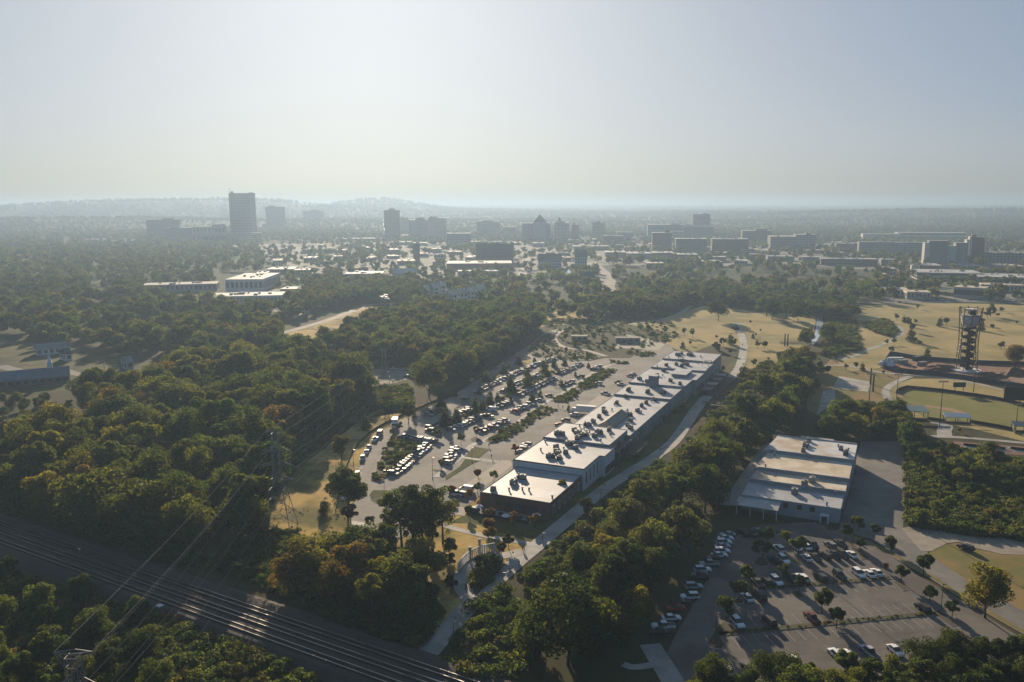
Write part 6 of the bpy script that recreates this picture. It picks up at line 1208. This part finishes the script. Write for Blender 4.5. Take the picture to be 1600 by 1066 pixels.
pole(1437, 698, 752, 'utility pole in the thicket with grey transformers'); pole(1416, 740, 812, 'utility pole at the corner of the gravel track'); pole(180, 566, 577, 'utility pole by the house street'); pole(163, 565, 579, 'utility pole left of the street bend')
def person_mesh(seed, coat, legs, stride):
    sk = bpy.data.meshes.new('sk'); V = [(0, 0, .95), (0, 0, 1.2), (0, .01, 1.42), (0, .02, 1.56), (0, .03, 1.68), (-.1, 0, .9), (-.11, stride*.5, .5), (-.11, stride-.12*abs(stride), .06), (-.11, stride+.12, .03), (.1, 0, .9), (.11, -stride*.4, .5), (.11, -stride-.05, .08), (.11, -stride+.1, .03),
         (-.2, 0, 1.4), (-.25, -stride*.4, 1.13), (-.23, -stride*.3+.1, .88), (.2, 0, 1.4), (.25, stride*.4, 1.13), (.23, stride*.5+.1, .9)]
    E_ = [(0, 1), (1, 2), (2, 3), (3, 4), (0, 5), (5, 6), (6, 7), (7, 8), (0, 9), (9, 10), (10, 11), (11, 12), (2, 13), (13, 14), (14, 15), (2, 16), (16, 17), (17, 18)]
    rad = [.15, .14, .15, .06, .11, .09, .065, .045, .04, .09, .065, .045, .04, .07, .05, .04, .07, .05, .04]
    sk.from_pydata(V, E_, []); o = bpy.data.objects.new('sk', sk); COL.objects.link(o); md = o.modifiers.new('s', 'SKIN'); md.use_smooth_shade = True
    for i, r in enumerate(rad): sk.skin_vertices[0].data[i].radius = (r, r)
    sk.skin_vertices[0].data[0].use_root = True
    o.modifiers.new('d', 'SUBSURF').levels = 1
    dg = bpy.context.evaluated_depsgraph_get(); me = bpy.data.meshes.new_from_object(o.evaluated_get(dg)); bpy.data.objects.remove(o)
    me.name = 'person'; me.materials.clear()
    for m_ in (coat, legs, mat('skin', (.32, .19, .13), (.3, .18, .12)), mat('hair', (.03, .02, .015), (.025, .018, .013))): me.materials.append(m_)
    for p in me.polygons:
        c = p.center; p.material_index = 3 if (c.z > 1.7 or (c.z > 1.6 and c.y < .0)) else 2 if c.z > 1.5 or (abs(c.x) > .2 and c.z < .95) else 1 if c.z < .95 else 0
    return me
CLO = [mat('cloth_dark', (.03, .03, .035), (.025, .025, .03)), mat('cloth_white', (.6, .6, .58), (.5, .5, .48)), mat('cloth_red', (.25, .05, .04), (.2, .04, .03)), mat('cloth_blue', (.05, .08, .16), (.04, .07, .13)), mat('cloth_grey', (.16, .16, .16), (.13, .13, .13))]
PM = [person_mesh(0, CLO[0], CLO[3], .22), person_mesh(1, CLO[1], CLO[0], .18), person_mesh(2, CLO[4], CLO[3], .05), person_mesh(3, CLO[2], CLO[0], .2)]
PC = ['dark top and blue trousers', 'white top and dark trousers', 'grey top and blue trousers', 'red top and dark trousers']
for i, (x, y, k, where) in enumerate(((817, 862, 0, 'walking at the path junction'), (819.5, 863, 1, 'walking at the path junction'), (811, 884, 2, 'on the greenway beside the lawn'), (768, 716, 0, 'crossing the lane by the crosswalk'), (764, 699, 3, 'standing near the planting strip end'), (872.5, 637, 1, 'walking in the lane by the lorry'), (879.5, 639, 0, 'following in the lane by the lorry'), (968.5, 733, 2, 'on the greenway below the pergola'), (944, 760, 3, 'near the bench by the greenway'), (1035, 703, 1, 'on the greenway by the round shrubs'), (1032, 706, 0, 'on the greenway by the round shrubs'), (1160, 541, 0, 'on the lawn path far off'))):
    tag(put('person', PM[k], None, P(x, y, .12), rnd.uniform(0, 6.28)), f'person in {PC[k]} {where}', 'person', 'people on foot')
t = tag(put('person', PM[3], None, P(728, 921, .35), RZ1), 'cyclist in a red top riding down the curved path', 'person'); bk = tag(empty('bicycle', P(728, 922, .12), RZ1), 'bicycle under the rider on the curved path', 'bicycle')
for y in (-.5, .5):
    b = MB()
    for k in range(12): a0, a1 = k*math.pi/6, (k+1)*math.pi/6; b.tube((0, y+.33*math.cos(a0), .34+.33*math.sin(a0)), (0, y+.33*math.cos(a1), .34+.33*math.sin(a1)), .025, 4)
    b.build('wheel', DARK, bk)
MB().tube((0, -.5, .34), (0, -.1, .8), .03).tube((0, -.1, .8), (0, .45, .85), .03).tube((0, .5, .34), (0, .42, 1.0), .03).tube((-.3, .42, 1.0), (.3, .42, 1.0), .02).tube((0, 0, .34), (0, -.15, .9), .03).build('frame', DARK, bk)
# curved colonnade by the lower path
arc = smooth([PT(tp, *q) for q in ((368, 372), (400, 325), (455, 275), (540, 235), (640, 212))], 8)
cl = tag(empty('colonnade', arc[0]), 'curved row of white posts and a beam beside the lower path', 'colonnade'); pm = MB().box((0, 0, 1.5), (.32, .32, 3.0)).mesh('post', WHITEWALL)
cum = [0]
for a, c in zip(arc, arc[1:]): cum.append(cum[-1]+(c-a).length)
for k in range(24):
    d = cum[-1]*k/23; j = min(len(arc)-2, max(i for i in range(len(cum)) if cum[i] <= d+1e-6)); q = arc[j].lerp(arc[j+1], (d-cum[j])/max(1e-6, cum[j+1]-cum[j])); put('post', pm, cl, q-arc[0])
b = MB(); wall_mb(b, [p-arc[0] for p in arc], 2.85, 3.05, .25); b.build('beam', WHITEWALL, cl); b = MB(); wall_mb(b, [p-arc[0] for p in arc], 0, .5, .3); b.build('low_wall', CONC, cl)
for i, (x, y) in enumerate(((458, 268), (530, 205))):
    tag(MB().box((0, 0, 1.9), (.8, .8, 3.8)).box((0, 0, 3.95), (1.1, 1.1, .2)).build('gate_pier', CONC, None, PT(tp, x, y)), ('pale square pier in the middle of the colonnade', 'pale square pier standing on the lawn above the colonnade')[i], 'pier')
b = MB(); island('loop_bed', TP(tp, [(470, 470), (490, 400), (520, 330), (590, 290), (690, 285), (730, 300), (640, 400), (560, 490), (505, 540), (480, 525)]), m=LAWN)
fill('loop_bed_shrubs', [area(TP(tp, [(480, 470), (500, 380), (560, 300), (680, 310), (620, 400), (540, 480)]))], 160, .8, 1.8, 33)
# tables on the two terraces, umbrellas and benches
def table(pos, label, group):
    t = tag(empty('picnic_table', pos, rnd.uniform(0, 3)), label, 'table', group); MB().box((0, 0, .75), (1.8, .8, .06)).build('tabletop', WOOD, t)
    for s in (-1, 1): MB().box((0, s*.75, .45), (1.8, .3, .05)).build('bench', WOOD, t); MB().box((s*.7, 0, .37), (.1, 1.4, .7)).build('leg', DARK, t)
for i in range(6): q = O1+Matrix.Rotation(RZ1, 3, 'Z')@Vector((3+i*3.3, -3.6, .24)); table(q, f'dark table, {nth(i)} from left on the brick-front patio', 'tables on the front patio')
for i in range(6): q = perg.matrix_basis@Vector((1.2+(i % 2)*2.3, 3+(i//2)*6, .04)); table(q, f'picnic table, {nth(i)} from the near end under the pergola', 'tables under the pergola')
for i in range(5): q = O1+Matrix.Rotation(RZ1, 3, 'Z')@Vector((34+(i % 2)*3, 200+i*5, .31)); table(q, f'picnic table, {nth(i)} along the far terrace of the hall', 'tables on the far terrace')
def umbrella(pos, label):
    t = tag(empty('patio_umbrella', pos), label, 'umbrella', 'patio umbrellas'); MB().tube((0, 0, 0), (0, 0, 2.5), .04, 6).build('pole', DARK, t); MB().tube((0, 0, 2.1), (0, 0, 2.75), 1.5, 8, r2=.05).build('canopy', WHITEWALL, t)
for i, (x, y) in enumerate(((420, 870), (755, 860), (130, 770))): umbrella(Vector((*PT(t2, x, y, 2.4).xy, .1)), ('pale umbrella in the middle of the front patio', 'pale umbrella at the right of the front patio', 'pale umbrella at the left of the front patio')[i])
b = MB(); b.box((0, 0, .25), (14, .5, .5)); 
for i, (x, y, L) in enumerate(((1092, 640, 12), (1100, 632, 10))):
    t = tag(empty('footbridge', P(1128+i*6, 634+i*4), -.35), ('wooden footbridge in the greenway shrubs', 'second wooden deck right of the footbridge')[i], 'footbridge'); MB().box((0, 0, 1.2), (L*1.6, 2.2, .2)).build('deck', WOOD, t)
    for s in (-1, 1): MB().box((0, s*1.05, 2.2), (L*1.6, .1, .12)).build('rail', WOOD, t)
    for k in range(7):
        for s in (-1, 1): MB().box((-L*.78+k*L*.26, s*1.05, 1.1), (.12, .12, 2.2)).build('post', WOOD, t)
# far terrace decks by the hall
t = tag(empty('timber_deck', O1+Matrix.Rotation(RZ1, 3, 'Z')@Vector((31, 205, 0)), RZ1), 'timber deck with canopies along the far side of the hall', 'deck'); MB().box((5, 14, .15), (10, 52, .3)).build('floor', WOOD, t)
for k in range(4):
    b = MB(); b.box((4, -8+k*13, 3.2), (6, 7, .15)); b.build('canopy', (RUST, STEEL)[k % 2], t)
    for sx in (1.3, 6.7):
        for sy in (-3, 3): MB().box((sx, -8+k*13+sy, 1.6), (.15, .15, 3.2)).build('post', RUST, t)
# museum pavilions in the garden
for i, (x0, x1, yb, lb) in enumerate(((893, 918, 533, 'low pavilion with a flat dark roof in the museum garden'), (962, 1000, 536, 'long low pavilion with a flat dark roof in the museum garden'))):
    town('garden_pavilion', lb, 'pavilion', x0, x1, yb, h=3.2, depth=7, wall='tan', roof='dark', win='grid', plant=False, floor=3.2)
fm = MB(); fm.tube((0, 0, 0), (0, 0, 9), .25, 6); FM = fm.mesh('pole', RUST)
for i in range(14):
    u_ = 890+ (i % 7)*7.5; v_ = 487-(i % 7)*1.6-(i//7)*7
    tag(put('timber_pole', FM, None, P(u_, v_)), f'thin dark pole, {nth(i % 7)} from left in the {"near" if i < 7 else "far"} row by the river road', 'pole', 'poles by the river road')
for i, (x, y) in enumerate(((1226, 541), (1230.5, 541), (1297, 545), (1301, 545), (1360, 600), (1364, 612))):
    tag(MB().tube((0, 0, 0), (0, 0, 9), .5, 6, r2=.35).build('bare_trunk', BARK, None, P(x, y)), ('left of two dark trunks by the lawn path', 'right of two dark trunks by the lawn path', 'left of two dark trunks by the stream', 'right of two dark trunks by the stream', 'upper dark trunk by the sports paving', 'lower dark trunk by the sports paving')[i], 'tree trunk', 'dark trunks near the stream')
t = tag(empty('stream_bridge', P(1262, 537), -.1), 'thin footbridge crossing the foot of the stream', 'footbridge'); MB().box((0, 0, .7), (40, 2.4, .3)).build('deck', WOOD, t)
for s in (-1, 1): MB().box((0, s*1.15, 1.6), (40, .1, .12)).build('rail', WOOD, t)
_dup = [k for k, v in LABELS.items() if len(v) > 1]
print('LABELS', len(LABELS), 'shared:', len(_dup), _dup[:10])
